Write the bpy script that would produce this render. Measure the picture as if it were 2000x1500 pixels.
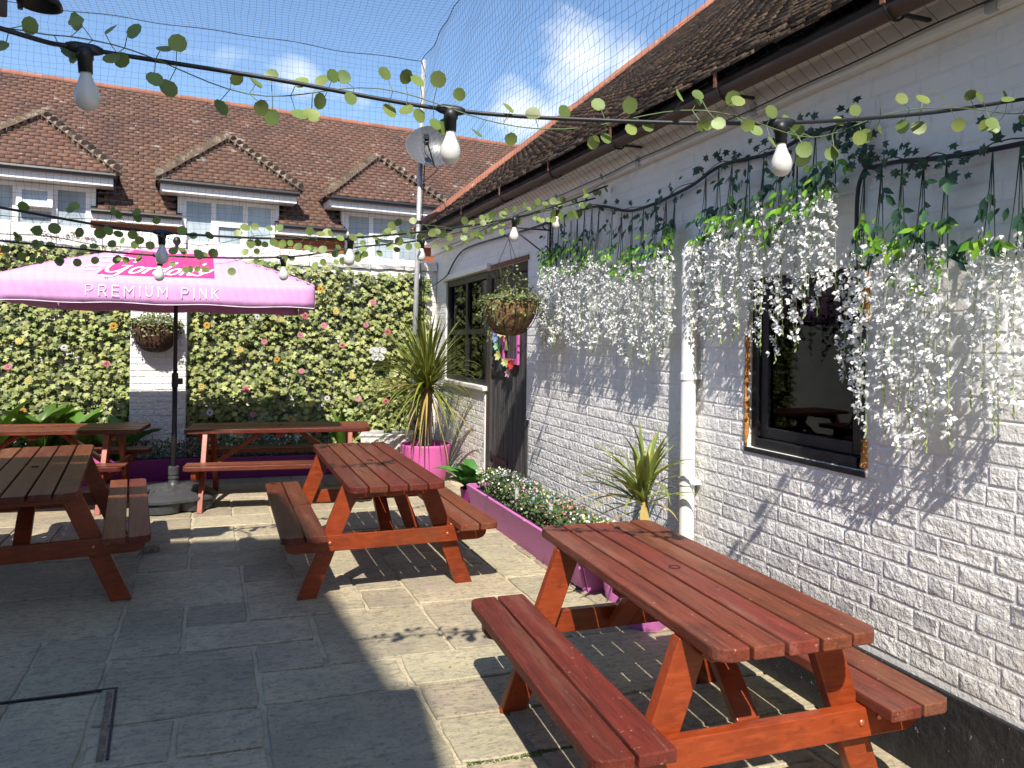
import bpy, math, random
import numpy as np
from mathutils import Vector, Matrix
random.seed(7); RNG = np.random.default_rng(11)
for o in list(bpy.data.objects): bpy.data.objects.remove(o)
scene = bpy.context.scene
COL = scene.collection
rad = math.radians

# ---------------------------------------------------------------- camera
YAW, ROLL = rad(19.7), 0.014
cam_d = bpy.data.cameras.new('camera'); cam = bpy.data.objects.new('camera', cam_d); COL.objects.link(cam)
cam_d.sensor_width = 36.0; cam_d.lens = 36.0 * 1455 / 2000.0
cam_d.shift_y = (667 - 750) / 2000.0
cam_d.clip_start = 0.05; cam_d.clip_end = 800
_F = Vector((math.sin(YAW), math.cos(YAW), 0)); _R = Vector((math.cos(YAW), -math.sin(YAW), 0)); _Z = Vector((0, 0, 1))
_Rc = _R * math.cos(ROLL) + _Z * math.sin(ROLL); _Uc = _Z * math.cos(ROLL) - _R * math.sin(ROLL)
_m = Matrix((_Rc, _Uc, -_F)).transposed().to_4x4(); _m.translation = (0, 0, 1.65)
cam.matrix_world = _m
scene.camera = cam
scene.render.resolution_x = 1024; scene.render.resolution_y = 768

# ---------------------------------------------------------------- sky, sun, exposure
SUN = Vector((0.29, 0.83, -1.0))            # the way the light travels
SN = SUN.normalized()
world = bpy.data.worlds.new('World'); scene.world = world; world.use_nodes = True
wn = world.node_tree; wn.nodes.clear()
def WN(t, **k):
    n = wn.nodes.new(t)
    for a, b in k.items(): setattr(n, a, b)
    return n
sky = WN('ShaderNodeTexSky', sky_type='NISHITA', sun_disc=False)
sky.sun_elevation = math.asin(-SN.z); sky.sun_rotation = math.atan2(-SN.x, -SN.y)
sky.altitude = 60; sky.air_density = 1.0; sky.dust_density = 0.35; sky.ozone_density = 2.4
tc = WN('ShaderNodeTexCoord')
def wmath(op, a, b=None, c=None):
    n = WN('ShaderNodeMath', operation=op)
    for i, v in enumerate((a, b, c)):
        if v is None: continue
        if isinstance(v, (int, float)): n.inputs[i].default_value = v
        else: wn.links.new(v, n.inputs[i])
    return n.outputs[0]
nz = WN('ShaderNodeTexNoise'); nz.inputs['Scale'].default_value = 5.2; nz.inputs['Detail'].default_value = 7; nz.inputs['Roughness'].default_value = 0.56; nz.inputs['Distortion'].default_value = 0.25
mp = WN('ShaderNodeMapping'); mp.inputs['Scale'].default_value = (1, 1, 2.1); mp.inputs['Location'].default_value = (1.7, 0.35, 0.2)
wn.links.new(tc.outputs['Generated'], mp.inputs['Vector']); wn.links.new(mp.outputs[0], nz.inputs['Vector'])
nz2 = WN('ShaderNodeTexNoise'); nz2.inputs['Scale'].default_value = 1.1; nz2.inputs['Detail'].default_value = 2
wn.links.new(mp.outputs[0], nz2.inputs['Vector'])
# fair-weather clouds: drifting banks (a few denser where they stand today) broken up by noise
acc = None
for (d, r, s) in (((0.3815,0.8524,0.3575), 0.105, .9), ((0.4481,0.8226,0.3500), 0.07, 0.8), ((0.3242,0.8983,0.2967), 0.075, 0.85), ((0.2499,0.8926,0.3753), 0.07, 0.35), ((0.0609,0.9436,0.3256), 0.04, 0.45), ((0.1579,0.9272,0.3396), 0.035, 0.45), ((0.1291,0.9433,0.3059), 0.05, 0.3)):
    vm = WN('ShaderNodeVectorMath', operation='DISTANCE'); vm.inputs[1].default_value = d
    nrm = WN('ShaderNodeVectorMath', operation='NORMALIZE'); wn.links.new(tc.outputs['Generated'], nrm.inputs[0]); wn.links.new(nrm.outputs[0], vm.inputs[0])
    g = wmath('MULTIPLY', wmath('MAXIMUM', wmath('SUBTRACT', 1.0, wmath('DIVIDE', vm.outputs['Value'], r)), 0.0), s)
    acc = g if acc is None else wmath('MAXIMUM', acc, g)
bank = wmath('MAXIMUM', acc, wmath('MULTIPLY', wmath('MAXIMUM', wmath('SUBTRACT', nz2.outputs['Fac'], 0.60), 0.0), 1.5))
cl = wmath('MULTIPLY', wmath('ADD', wmath('MULTIPLY', bank, 0.50), wmath('SUBTRACT', nz.outputs['Fac'], 0.66)), 3.0)
cl = wmath('MINIMUM', wmath('MAXIMUM', cl, 0.0), 0.8)
mx = WN('ShaderNodeMix', data_type='RGBA'); wn.links.new(cl, mx.inputs['Factor'])
hs = WN('ShaderNodeHueSaturation'); hs.inputs['Saturation'].default_value = 1.05; wn.links.new(sky.outputs[0], hs.inputs['Color'])
wn.links.new(hs.outputs[0], mx.inputs['A']); mx.inputs['B'].default_value = (6.2, 6.5, 7.1, 1)
bg = WN('ShaderNodeBackground'); bg.inputs['Strength'].default_value = 0.112
wo = WN('ShaderNodeOutputWorld'); wn.links.new(mx.outputs['Result'], bg.inputs['Color']); wn.links.new(bg.outputs[0], wo.inputs[0])

sun_d = bpy.data.lights.new('sun', 'SUN'); sun_d.energy = 4.5; sun_d.angle = rad(0.5); sun_d.color = (1.0, 0.93, 0.82)
sun = bpy.data.objects.new('sun', sun_d); COL.objects.link(sun); sun.rotation_euler = SN.to_track_quat('-Z', 'Y').to_euler(); sun.location = (-3, -9, 12)
vs = scene.view_settings; vs.view_transform = 'Standard'; vs.look = 'None'; vs.gamma = 1; vs.exposure = 0.92; vs.use_curve_mapping = False
scene.render.engine = 'CYCLES'
cy_ = scene.cycles; cy_.max_bounces = 6; cy_.diffuse_bounces = 3; cy_.glossy_bounces = 3; cy_.transmission_bounces = 4; cy_.transparent_max_bounces = 8; cy_.caustics_reflective = False; cy_.caustics_refractive = False

# ---------------------------------------------------------------- helpers
def wmat(o):
    m = o.matrix_basis.copy()
    if o.parent: m = wmat(o.parent) @ o.matrix_parent_inverse @ m
    return m
def attach(o, p, keep=True):
    if p is not None:
        o.parent = p
        if keep: o.matrix_parent_inverse = wmat(p).inverted()
    return o
def tag(o, label=None, cat=None, group=None, kind=None):
    if label: o['label'] = label
    if cat: o['category'] = cat
    if group: o['group'] = group
    if kind: o['kind'] = kind
    return o
def thing(name, loc, label, cat, group=None, rz=0.0):
    o = bpy.data.objects.new(name, None); COL.objects.link(o); o.empty_display_size = .1
    o.matrix_basis = Matrix.Translation(loc) @ Matrix.Rotation(rz, 4, 'Z')
    return tag(o, label, cat, group)
def link(name, me, parent=None, keep=True, mtx=None, kind=None):
    o = bpy.data.objects.new(name, me); COL.objects.link(o)
    attach(o, parent, keep)
    if mtx is not None: o.matrix_basis = mtx
    if kind: o['kind'] = kind
    return o
def np_mesh(name, V, Fs, mat, smooth=False, tint=None):
    """Fs: list of (n,k) index arrays"""
    me = bpy.data.meshes.new(name)
    V = np.asarray(V, dtype=np.float32).reshape(-1, 3)
    if not isinstance(Fs, (list, tuple)): Fs = [Fs]
    Fs = [np.asarray(f, dtype=np.int32) for f in Fs if len(f)]
    loops = np.concatenate([f.ravel() for f in Fs]); cnt = np.concatenate([np.full(len(f), f.shape[1]) for f in Fs])
    st = np.concatenate(([0], np.cumsum(cnt)[:-1]))
    me.vertices.add(len(V)); me.vertices.foreach_set('co', V.ravel())
    me.loops.add(len(loops)); me.loops.foreach_set('vertex_index', loops)
    me.polygons.add(len(cnt)); me.polygons.foreach_set('loop_start', st.astype(np.int32))
    try: me.polygons.foreach_set('loop_total', cnt.astype(np.int32))
    except Exception: pass
    if smooth: me.polygons.foreach_set('use_smooth', np.ones(len(cnt), dtype=bool))
    me.materials.append(mat)
    if tint is not None:
        a = me.attributes.new('tint', 'FLOAT', 'POINT'); a.data.foreach_set('value', np.asarray(tint, dtype=np.float32))
    me.update(calc_edges=True); me.validate()
    return me
class MB:
    def __init__(s): s.V = []; s.F = []
    def add(s, V, F):
        b = len(s.V); s.V += [tuple(v) for v in V]; s.F += [tuple(i + b for i in f) for f in F]; return s
    def box(s, a, b, M=None):
        (x0, y0, z0), (x1, y1, z1) = a, b
        V = [(x0,y0,z0),(x1,y0,z0),(x1,y1,z0),(x0,y1,z0),(x0,y0,z1),(x1,y0,z1),(x1,y1,z1),(x0,y1,z1)]
        if M is not None: V = [M @ Vector(v) for v in V]
        return s.add(V, [(0,3,2,1),(4,5,6,7),(0,1,5,4),(1,2,6,5),(2,3,7,6),(3,0,4,7)])
    def prism(s, poly, fn, t0, t1):
        n = len(poly)
        V = [fn(p, t0) for p in poly] + [fn(p, t1) for p in poly]
        return s.add(V, [tuple(range(n))[::-1], tuple(range(n, 2*n))] + [(i, (i+1) % n, n+(i+1) % n, n+i) for i in range(n)])
    def tube(s, pts, r, n=8, cap=True):
        pts = [Vector(p) for p in pts]; K = len(pts)
        rs = r if isinstance(r, (list, tuple)) else [r]*K
        b = len(s.V); up = Vector((0, 0, 1)); prev = None
        for i, p in enumerate(pts):
            t = (pts[min(i+1, K-1)] - pts[max(i-1, 0)]); t = t.normalized() if t.length > 1e-9 else Vector((0,0,1))
            if prev is None:
                a = t.cross(up); a = a.normalized() if a.length > 1e-3 else t.cross(Vector((1,0,0))).normalized()
            else:
                a = prev - t * prev.dot(t); a = a.normalized() if a.length > 1e-6 else t.orthogonal().normalized()
            prev = a; c = t.cross(a)
            for k in range(n):
                q = 2*math.pi*k/n; s.V.append(tuple(p + (a*math.cos(q) + c*math.sin(q))*rs[i]))
        for i in range(K-1):
            for k in range(n):
                k2 = (k+1) % n; s.F.append((b+i*n+k, b+i*n+k2, b+(i+1)*n+k2, b+(i+1)*n+k))
        if cap:
            s.F.append(tuple(b+k for k in range(n))[::-1]); s.F.append(tuple(b+(K-1)*n+k for k in range(n)))
        return s
    def lathe(s, prof, c=(0,0,0), n=24, M=None, sx=1.0, sy=1.0, capb=True, capt=True):
        b = len(s.V)
        for (r, z) in prof:
            for k in range(n):
                q = 2*math.pi*k/n; v = Vector((c[0]+r*math.cos(q)*sx, c[1]+r*math.sin(q)*sy, c[2]+z))
                s.V.append(tuple(M @ v if M is not None else v))
        K = len(prof)
        for i in range(K-1):
            for k in range(n):
                k2 = (k+1) % n; s.F.append((b+i*n+k, b+i*n+k2, b+(i+1)*n+k2, b+(i+1)*n+k))
        if capb: s.F.append(tuple(b+k for k in range(n))[::-1])
        if capt: s.F.append(tuple(b+(K-1)*n+k for k in range(n)))
        return s
    def mesh(s, name, mat, smooth=False):
        me = bpy.data.meshes.new(name); me.from_pydata(s.V, [], s.F); me.materials.append(mat)
        if smooth:
            for p in me.polygons: p.use_smooth = True
        me.update(); return me
    def build(s, name, mat, parent=None, smooth=False, keep=True, bevel=0, kind=None, mtx=None, auto=None):
        me = s.mesh(name, mat, smooth); o = link(name, me, parent, keep, mtx, kind)
        if auto: me.set_sharp_from_angle(angle=rad(auto))
        if bevel:
            m = o.modifiers.new('bevel', 'BEVEL'); m.width = bevel; m.segments = 2; m.limit_method = 'ANGLE'; m.angle_limit = rad(40)
        return o
def spline(P, n=6):
    P = [Vector(p) for p in P]; out = []
    for i in range(len(P)-1):
        p0, p1, p2, p3 = P[max(i-1,0)], P[i], P[i+1], P[min(i+2,len(P)-1)]
        for k in range(n):
            t = k/n
            out.append(0.5*((2*p1)+(p2-p0)*t+(2*p0-5*p1+4*p2-p3)*t*t+(3*p1-p0-3*p2+p3)*t**3))
    out.append(P[-1]); return out
def scatter(name, tv, tf, T, mat, parent=None, smooth=False, tint=None, kind='stuff', keep=True):
    """joined copies of a template: T = (N,3,4)"""
    tv = np.asarray(tv, float); T = np.asarray(T, float); N = len(T); n = len(tv)
    V = np.einsum('nij,vj->nvi', T[:, :, :3], tv) + T[:, None, :, 3]
    byk = {}
    for f in tf: byk.setdefault(len(f), []).append(f)
    off = (np.arange(N)*n)[:, None, None]
    Fs = [(np.asarray(fs)[None] + off).reshape(-1, k) for k, fs in byk.items()]
    tt = None if tint is None else np.repeat(np.asarray(tint), n)
    me = np_mesh(name, V.reshape(-1, 3), Fs, mat, smooth, tt)
    return link(name, me, parent, keep, kind=kind)
def basis(nrm, up, size, pos, roll=0.0, sx=1.0, sy=1.0):
    """local z -> nrm, local y -> up-ish; returns 3x4"""
    z = Vector(nrm).normalized(); u = Vector(up); y = (u - z*u.dot(z)); y = y.normalized() if y.length > 1e-5 else z.orthogonal().normalized()
    x = y.cross(z)
    if roll:
        c, s_ = math.cos(roll), math.sin(roll); x, y = x*c + y*s_, y*c - x*s_
    M = np.empty((3, 4)); M[:, 0] = np.array(x)*size*sx; M[:, 1] = np.array(y)*size*sy; M[:, 2] = np.array(z)*size; M[:, 3] = pos
    return M
def m4(T): return Matrix([list(T[0]), list(T[1]), list(T[2]), [0, 0, 0, 1]])
def rnd(a, b): return random.uniform(a, b)

# ---------------------------------------------------------------- materials
def mat(name, col, rough=.7, layers=(), bump=(), rand=0.0, hue=0.0, tint=0.0, coord='Object', stretch=(1,1,1), spec=.5, metal=0.0, trans=None, sheen=0, coat=0, roff=False, sub=0, randrough=0):
    """layers: (scale, detail, lo, hi, colour, amount[, stretch]); bump: (scale, detail, strength, distance[, zmask])"""
    m = bpy.data.materials.new(name); m.use_nodes = True; nt = m.node_tree; nt.nodes.clear(); L = nt.links.new
    def N(t, **k):
        n = nt.nodes.new(t)
        for a, b in k.items(): setattr(n, a, b)
        return n
    out = N('ShaderNodeOutputMaterial'); bs = N('ShaderNodeBsdfPrincipled'); L(bs.outputs[0], out.inputs[0])
    bs.inputs['Roughness'].default_value = rough; bs.inputs['Metallic'].default_value = metal; bs.inputs['Specular IOR Level'].default_value = spec
    if coat: bs.inputs['Coat Weight'].default_value = coat; bs.inputs['Coat Roughness'].default_value = .25
    if coord == 'World': vec = N('ShaderNodeNewGeometry').outputs['Position']
    else: vec = N('ShaderNodeTexCoord').outputs['Object']
    oi = N('ShaderNodeObjectInfo')
    if roff:
        a = N('ShaderNodeVectorMath', operation='SCALE'); a.inputs[0].default_value = (37, 53, 71); L(oi.outputs['Random'], a.inputs['Scale'])
        b = N('ShaderNodeVectorMath', operation='ADD'); L(vec, b.inputs[0]); L(a.outputs[0], b.inputs[1]); vec = b.outputs[0]
    def st(v):
        if tuple(v) == (1,1,1): return vec
        a = N('ShaderNodeVectorMath', operation='MULTIPLY'); L(vec, a.inputs[0]); a.inputs[1].default_value = v; return a.outputs[0]
    rgb = N('ShaderNodeRGB'); rgb.outputs[0].default_value = (*col, 1); c = rgb.outputs[0]
    for ly in layers:
        sc, det, lo, hi, c2, amt = ly[:6]; s_ = ly[6] if len(ly) > 6 else stretch
        n = N('ShaderNodeTexNoise'); n.inputs['Scale'].default_value = sc; n.inputs['Detail'].default_value = det; n.inputs['Roughness'].default_value = .6
        L(st(s_), n.inputs['Vector'])
        mr = N('ShaderNodeMapRange'); mr.inputs[1].default_value = lo; mr.inputs[2].default_value = hi; mr.inputs[3].default_value = 0; mr.inputs[4].default_value = amt; L(n.outputs['Fac'], mr.inputs[0])
        fac = mr.outputs[0]
        if len(ly) > 7:       # a layer that lives only in a band of world heights (z0 full .. z1 none)
            sx_ = N('ShaderNodeSeparateXYZ'); g = N('ShaderNodeNewGeometry'); L(g.outputs['Position'], sx_.inputs[0])
            mz = N('ShaderNodeMapRange'); mz.inputs[1].default_value = ly[7][0]; mz.inputs[2].default_value = ly[7][1]; mz.inputs[3].default_value = 1; mz.inputs[4].default_value = 0
            L(sx_.outputs[2], mz.inputs[0]); mm = N('ShaderNodeMath', operation='MULTIPLY'); L(fac, mm.inputs[0]); L(mz.outputs[0], mm.inputs[1]); fac = mm.outputs[0]
        mxx = N('ShaderNodeMix', data_type='RGBA'); L(fac, mxx.inputs['Factor']); L(c, mxx.inputs['A']); mxx.inputs['B'].default_value = (*c2, 1); c = mxx.outputs['Result']
    def vary(c, src, amt, h):
        hs = N('ShaderNodeHueSaturation')
        mr = N('ShaderNodeMapRange'); mr.inputs[3].default_value = 1-amt; mr.inputs[4].default_value = 1+amt; L(src, mr.inputs[0]); L(mr.outputs[0], hs.inputs['Value'])
        if h:
            w = N('ShaderNodeMath', operation='MULTIPLY'); L(src, w.inputs[0]); w.inputs[1].default_value = 7.31; fr = N('ShaderNodeMath', operation='FRACT'); L(w.outputs[0], fr.inputs[0])
            m2 = N('ShaderNodeMapRange'); m2.inputs[3].default_value = .5-h; m2.inputs[4].default_value = .5+h; L(fr.outputs[0], m2.inputs[0]); L(m2.outputs[0], hs.inputs['Hue'])
        L(c, hs.inputs['Color']); return hs.outputs[0]
    if rand: c = vary(c, oi.outputs['Random'], rand, hue)
    if tint:
        at = N('ShaderNodeAttribute', attribute_name='tint'); c = vary(c, at.outputs['Fac'], tint, hue)
    L(c, bs.inputs['Base Color'])
    prevn = None
    for bp in bump:
        n = N('ShaderNodeTexNoise'); n.inputs['Scale'].default_value = bp[0]; n.inputs['Detail'].default_value = bp[1]; n.inputs['Roughness'].default_value = .62; L(st(bp[5] if len(bp) > 5 else stretch), n.inputs['Vector'])
        b = N('ShaderNodeBump'); b.inputs['Strength'].default_value = bp[2]; b.inputs['Distance'].default_value = bp[3]; L(n.outputs['Fac'], b.inputs['Height'])
        if len(bp) > 4 and bp[4]:
            sx_ = N('ShaderNodeSeparateXYZ'); g = N('ShaderNodeNewGeometry'); L(g.outputs['Position'], sx_.inputs[0])
            mz = N('ShaderNodeMapRange'); mz.inputs[1].default_value = bp[4][0]; mz.inputs[2].default_value = bp[4][1]; mz.inputs[3].default_value = bp[2]; mz.inputs[4].default_value = bp[4][2]
            L(sx_.outputs[2], mz.inputs[0]); L(mz.outputs[0], b.inputs['Strength'])
        if prevn is not None: L(prevn, b.inputs['Normal'])
        prevn = b.outputs[0]
    if prevn is not None: L(prevn, bs.inputs['Normal'])
    if trans:
        tr = N('ShaderNodeBsdfTranslucent'); L(c, tr.inputs['Color']); ms = N('ShaderNodeMixShader'); ms.inputs[0].default_value = trans
        L(bs.outputs[0], ms.inputs[1]); L(tr.outputs[0], ms.inputs[2]); L(ms.outputs[0], out.inputs[0])
    return m
def glass_mat(name, tintc, refl_rough=.01, ior=1.6):
    m = bpy.data.materials.new(name); m.use_nodes = True; nt = m.node_tree; nt.nodes.clear(); L = nt.links.new
    out = nt.nodes.new('ShaderNodeOutputMaterial'); t = nt.nodes.new('ShaderNodeBsdfTransparent'); t.inputs[0].default_value = (*tintc, 1)
    g = nt.nodes.new('ShaderNodeBsdfGlossy'); g.inputs['Roughness'].default_value = refl_rough; g.inputs['Color'].default_value = (.95,.97,1,1)
    fr = nt.nodes.new('ShaderNodeFresnel'); fr.inputs[0].default_value = ior; mxs = nt.nodes.new('ShaderNodeMixShader')
    L(fr.outputs[0], mxs.inputs[0]); L(t.outputs[0], mxs.inputs[1]); L(g.outputs[0], mxs.inputs[2]); L(mxs.outputs[0], out.inputs[0]); return m

M = {}
M['brick'] = mat('white_painted_brick', (.84,.825,.81), .62, [(3,4,.52,.75,(.72,.70,.68),.5),(9,3,.66,.80,(.50,.44,.38),.35),(26,3,.70,.74,(.36,.17,.10),.75,(1,1,1),(0.6,1.5)),(14,5,.52,.70,(.36,.35,.30),.75,(1,1,1),(.30,.75)),(5,5,.60,.74,(.52,.50,.44),.6,(1,3,.35))],
   [(6,5,.45,.06,(0.7,1.5,.20)),(24,7,.95,.045,(0.6,1.45,.06)),(120,4,.25,.005,(.6,1.6,.10))], coord='World', rand=.03)
M['mortar'] = mat('painted_mortar', (.82,.805,.79), .75, [(5,4,.5,.75,(.56,.54,.52),.7)], [(40,5,.5,.01),(110,3,.4,.004)], coord='World')
M['stone'] = mat('york_stone', (.405,.345,.228), .74, [(1.6,5,.38,.64,(.270,.238,.168),.9),(5,6,.56,.78,(.44,.37,.25),.55),(15,7,.48,.66,(.17,.153,.12),.75,(1,2.6,1)),(3.3,4,.56,.70,(.30,.245,.20),.6),(50,5,.54,.66,(.095,.087,.068),.55),(150,2,.64,.70,(.50,.46,.38),.5)],
   [(5,6,.35,.035,None,(1,1.8,1)),(38,5,.40,.012,None,(1,2,1)),(160,3,.25,.004)], rand=.17, hue=.012, roff=True)
M['grout'] = mat('mortar_joint', (.50,.43,.29), .9, [(5,4,.50,.72,(.22,.19,.14),.75),(40,3,.5,.7,(.30,.28,.23),.5)], [(60,4,.8,.02)], coord='World')
M['woodtop'] = mat('stained_wood_top', (.150,.036,.020), .42, [(3.2,6,.40,.68,(.080,.025,.018),.8,(9,.8,9)),(1.7,5,.52,.66,(.175,.078,.052),.7,(5,.6,5)),(22,6,.50,.70,(.05,.016,.011),.7,(5,.35,5)),(9,6,.60,.70,(.22,.10,.065),.5,(8,.3,8)),(60,2,.69,.73,(.40,.28,.22),.45),(1.6,3,.60,.70,(.045,.018,.012),.6)],
   [(7,5,.30,.007,None,(9,.6,9)),(40,4,.25,.003,None,(5,.4,5))], rand=.28, hue=.010, roff=True, spec=.17)
M['woodframe'] = mat('stained_wood_frame', (.225,.036,.009), .33, [(3,6,.40,.66,(.135,.021,.006),.9,(2,2,2)),(9,6,.48,.66,(.30,.058,.016),.6,(1,6,6)),(20,5,.56,.74,(.09,.015,.006),.6,(1,3,3)),(1.4,4,.60,.74,(.13,.055,.026),.5)],
   [(12,5,.15,.005,None,(2,2,2))], rand=.12, roff=True, spec=.4)
M['bolt'] = mat('bolt_metal', (.45,.16,.09), .35, metal=.6)
M['holeblack'] = mat('hole_dark', (.012,.008,.006), .9)
M['ivy'] = mat('artificial_ivy', (.25,.27,.085), .5, [(30,2,.45,.6,(.30,.31,.12),.8),(8,3,.5,.65,(.10,.15,.035),.8)], tint=.5, hue=.018, rand=.3, trans=.18)
M['ivyback'] = mat('ivy_inner_shade', (.055,.080,.024), .55, tint=.5, hue=.015, trans=.1)  # shade between the ivy leaves put into a darker inner green
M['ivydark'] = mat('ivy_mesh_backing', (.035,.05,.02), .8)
M['whitepaint'] = mat('white_gloss', (.78,.77,.76), .4, [(4,4,.55,.75,(.62,.60,.57),.5)], coord='World')
M['upvc'] = mat('white_upvc', (.80,.80,.80), .3)
M['rtile'] = mat('clay_roof_tile', (.138,.072,.048), .88, [(1.1,4,.42,.62,(.088,.050,.038),.9),(.55,4,.5,.7,(.16,.085,.055),.7),(2.2,8,.62,.68,(.38,.33,.27),.6,(1,1,2.2)),(16,4,.64,.69,(.50,.45,.38),.75,(1,1,2)),(7,3,.58,.7,(.045,.034,.030),.6)], [(25,4,.5,.02)], coord='World', tint=.10, hue=.006, rand=.08)
M['bonnet'] = mat('lichen_bonnet_tile', (.17,.125,.085), .9, [(9,5,.52,.64,(.36,.32,.26),.8),(6,4,.55,.7,(.10,.085,.06),.8)], [(30,5,.7,.02)], coord='World', rand=.25)
M['rtile2'] = mat('weathered_roof_tile', (.125,.080,.055), .9, [(2.0,4,.42,.60,(.042,.032,.026),.85),(6,5,.55,.68,(.20,.155,.10),.75),(18,4,.62,.70,(.30,.25,.17),.6),(3,4,.62,.7,(.10,.10,.05),.5)], [(20,6,.9,.05),(90,4,.5,.01)], coord='World', tint=.45, hue=.012, rand=.4)
M['redridge'] = mat('red_clay_ridge', (.26,.098,.056), .8, [(4,4,.5,.7,(.25,.10,.06),.6),(14,4,.62,.7,(.5,.42,.33),.5)], [(30,4,.4,.01)], coord='World', rand=.15)
M['redbrick'] = mat('orange_brick', (.42,.125,.05), .8, [(3,3,.5,.7,(.30,.09,.045),.6)], [(40,4,.4,.006)], coord='World', rand=.2, tint=.25)
M['blackpaint'] = mat('black_gloss_paint', (.008,.009,.011), .5, [(9,5,.62,.72,(.05,.05,.05),.35),(70,3,.68,.72,(.2,.2,.2),.3)], [(25,4,.3,.006)], coord='World')
M['plinth'] = mat('black_bitumen_plinth', (.012,.012,.014), .62, [(45,3,.69,.73,(.45,.45,.45),.6),(6,4,.55,.75,(.04,.04,.04),.6)], [(20,5,.7,.02)], coord='World')
M['black'] = mat('black_plastic', (.012,.013,.016), .45)
M['iron'] = mat('black_iron', (.014,.014,.016), .5, [(30,3,.6,.7,(.06,.035,.02),.4)])
M['gutter'] = mat('old_gutter', (.075,.048,.040), .6, [(6,4,.5,.7,(.10,.055,.04),.7)], [(30,4,.3,.01)], coord='World')
M['rust'] = mat('rusty_strap', (.20,.09,.05), .8)
M['doorwood'] = mat('weathered_dark_door', (.040,.040,.044), .7, [(5,6,.45,.65,(.12,.12,.125),.75,(1,9,.5)),(14,5,.56,.68,(.20,.20,.20),.5,(1,8,.4))], [(9,5,.6,.02,None,(1,9,.4))], coord='World')
M['glass'] = glass_mat('dark_window_glass', (.30,.34,.32), .012, 1.2)
M['glassblue'] = mat('sky_pale_window_glass', (.42,.50,.55), .08, [(1.6,3,.45,.62,(.26,.32,.37),.8,(1,1,.5))], coord='World', spec=.6)  # sky reflection in the dormer panes put into this pale opaque colour
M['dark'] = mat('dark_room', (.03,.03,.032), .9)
M['roomgrey'] = mat('grey_net_curtain', (.78,.82,.85), .9, [(3,3,.45,.6,(.62,.66,.70),.6,(1,1,.3))], coord='World')
M['foam'] = mat('expanding_foam', (.50,.22,.055), .8, [(30,4,.5,.7,(.30,.12,.03),.7)], [(25,5,.9,.02)])
M['purple'] = mat('purple_painted_timber', (.50,.145,.40), .5, [(4,5,.5,.72,(.42,.11,.33),.6),(30,4,.64,.74,(.12,.03,.09),.5,(1,1,1))], [(18,5,.35,.01,None,(1,1,3))], coord='World')
M['purpledk'] = mat('magenta_painted_timber', (.20,.010,.15), .5, [(4,5,.5,.72,(.15,.01,.11),.6),(22,4,.60,.74,(.06,.006,.04),.5)], [(18,5,.35,.01)], coord='World')
M['pinkpot'] = mat('pink_pot_paint', (.58,.115,.36), .45, [(3,4,.5,.7,(.50,.09,.30),.4),(20,4,.70,.74,(.25,.04,.16),.4,(1,1,.25))], [(14,4,.25,.01)], coord='World')
M['soil'] = mat('potting_soil', (.03,.02,.015), .95, [(30,4,.5,.7,(.07,.05,.035),.7)], [(50,4,1,.03)], coord='World')
M['canopy'] = mat('pink_canopy_fabric', (.77,.40,.72), .75, [(2,3,.4,.7,(.73,.36,.68),.5)], [(2.5,3,.22,.06),(14,4,.15,.01),(300,2,.15,.001)], trans=.14)
M['hotpink'] = mat('hot_pink_print', (.72,.045,.22), .7, trans=.10)
M['print'] = mat('white_print', (.83,.78,.83), .7)
M['printpale'] = mat('pale_swash_print', (.80,.52,.78), .7)
M['umbbase'] = mat('grey_plastic_base', (.045,.047,.051), .38, [(20,4,.55,.75,(.12,.12,.12),.5)], [(40,3,.15,.004)])
M['cable'] = mat('black_cable', (.012,.013,.018), .5)
M['bulb'] = mat('frosted_bulb', (.78,.77,.74), .12, trans=.25, spec=.6)
M['euca'] = mat('round_garland_leaf', (.165,.235,.060), .48, [(60,2,.45,.65,(.28,.34,.09),.6)], rand=.30, hue=.02, roff=True, trans=.30)
M['stem'] = mat('garland_stem', (.10,.15,.06), .6)
M['stemdk'] = mat('dark_stem', (.02,.035,.022), .6)
M['ivygar'] = mat('dark_ivy_leaf', (.022,.062,.030), .45, rand=.3, hue=.02, trans=.15)
M['wisdark'] = mat('dark_wisteria_leaf', (.028,.082,.040), .5, rand=.3, hue=.02, trans=.2)
M['wislime'] = mat('lime_wisteria_leaf', (.20,.42,.035), .5, rand=.25, hue=.02, trans=.35)
M['petal'] = mat('white_silk_petal', (.83,.84,.84), .7, tint=.08, trans=.30)
M['petalgreen'] = mat('pale_green_bud', (.45,.58,.20), .7, trans=.3)
M['net'] = mat('bird_net_twine', (.018,.025,.045), .6)
M['galv'] = mat('galvanised_steel', (.46,.47,.48), .42, [(12,3,.45,.65,(.36,.37,.38),.6)], metal=.25)
M['dish'] = mat('dish_grey', (.095,.10,.11), .35)
M['coir'] = mat('coir_liner', (.27,.165,.075), .95, [(26,5,.45,.65,(.12,.065,.028),.8),(70,3,.55,.7,(.40,.28,.14),.6)], [(45,5,1,.03)], rand=.1)
M['coirdk'] = mat('brown_coir_liner', (.115,.052,.036), .95, [(26,5,.45,.65,(.06,.03,.02),.8)], [(45,5,1,.03)])
M['grnA'] = mat('basket_foliage', (.16,.19,.06), .55, tint=.5, hue=.02, trans=.25)
M['grnB'] = mat('bright_leaf', (.12,.28,.035), .35, [(9,3,.5,.65,(.15,.32,.05),.6)], tint=.35, rand=.25, hue=.012, trans=.25)
M['grnC'] = mat('bedding_foliage', (.075,.125,.04), .6, tint=.5, hue=.02, trans=.2)
M['hosta'] = mat('hosta_leaf', (.065,.185,.04), .35, [(2.5,2,.5,.62,(.11,.24,.05),.6)], rand=.25, trans=.2)
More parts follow.
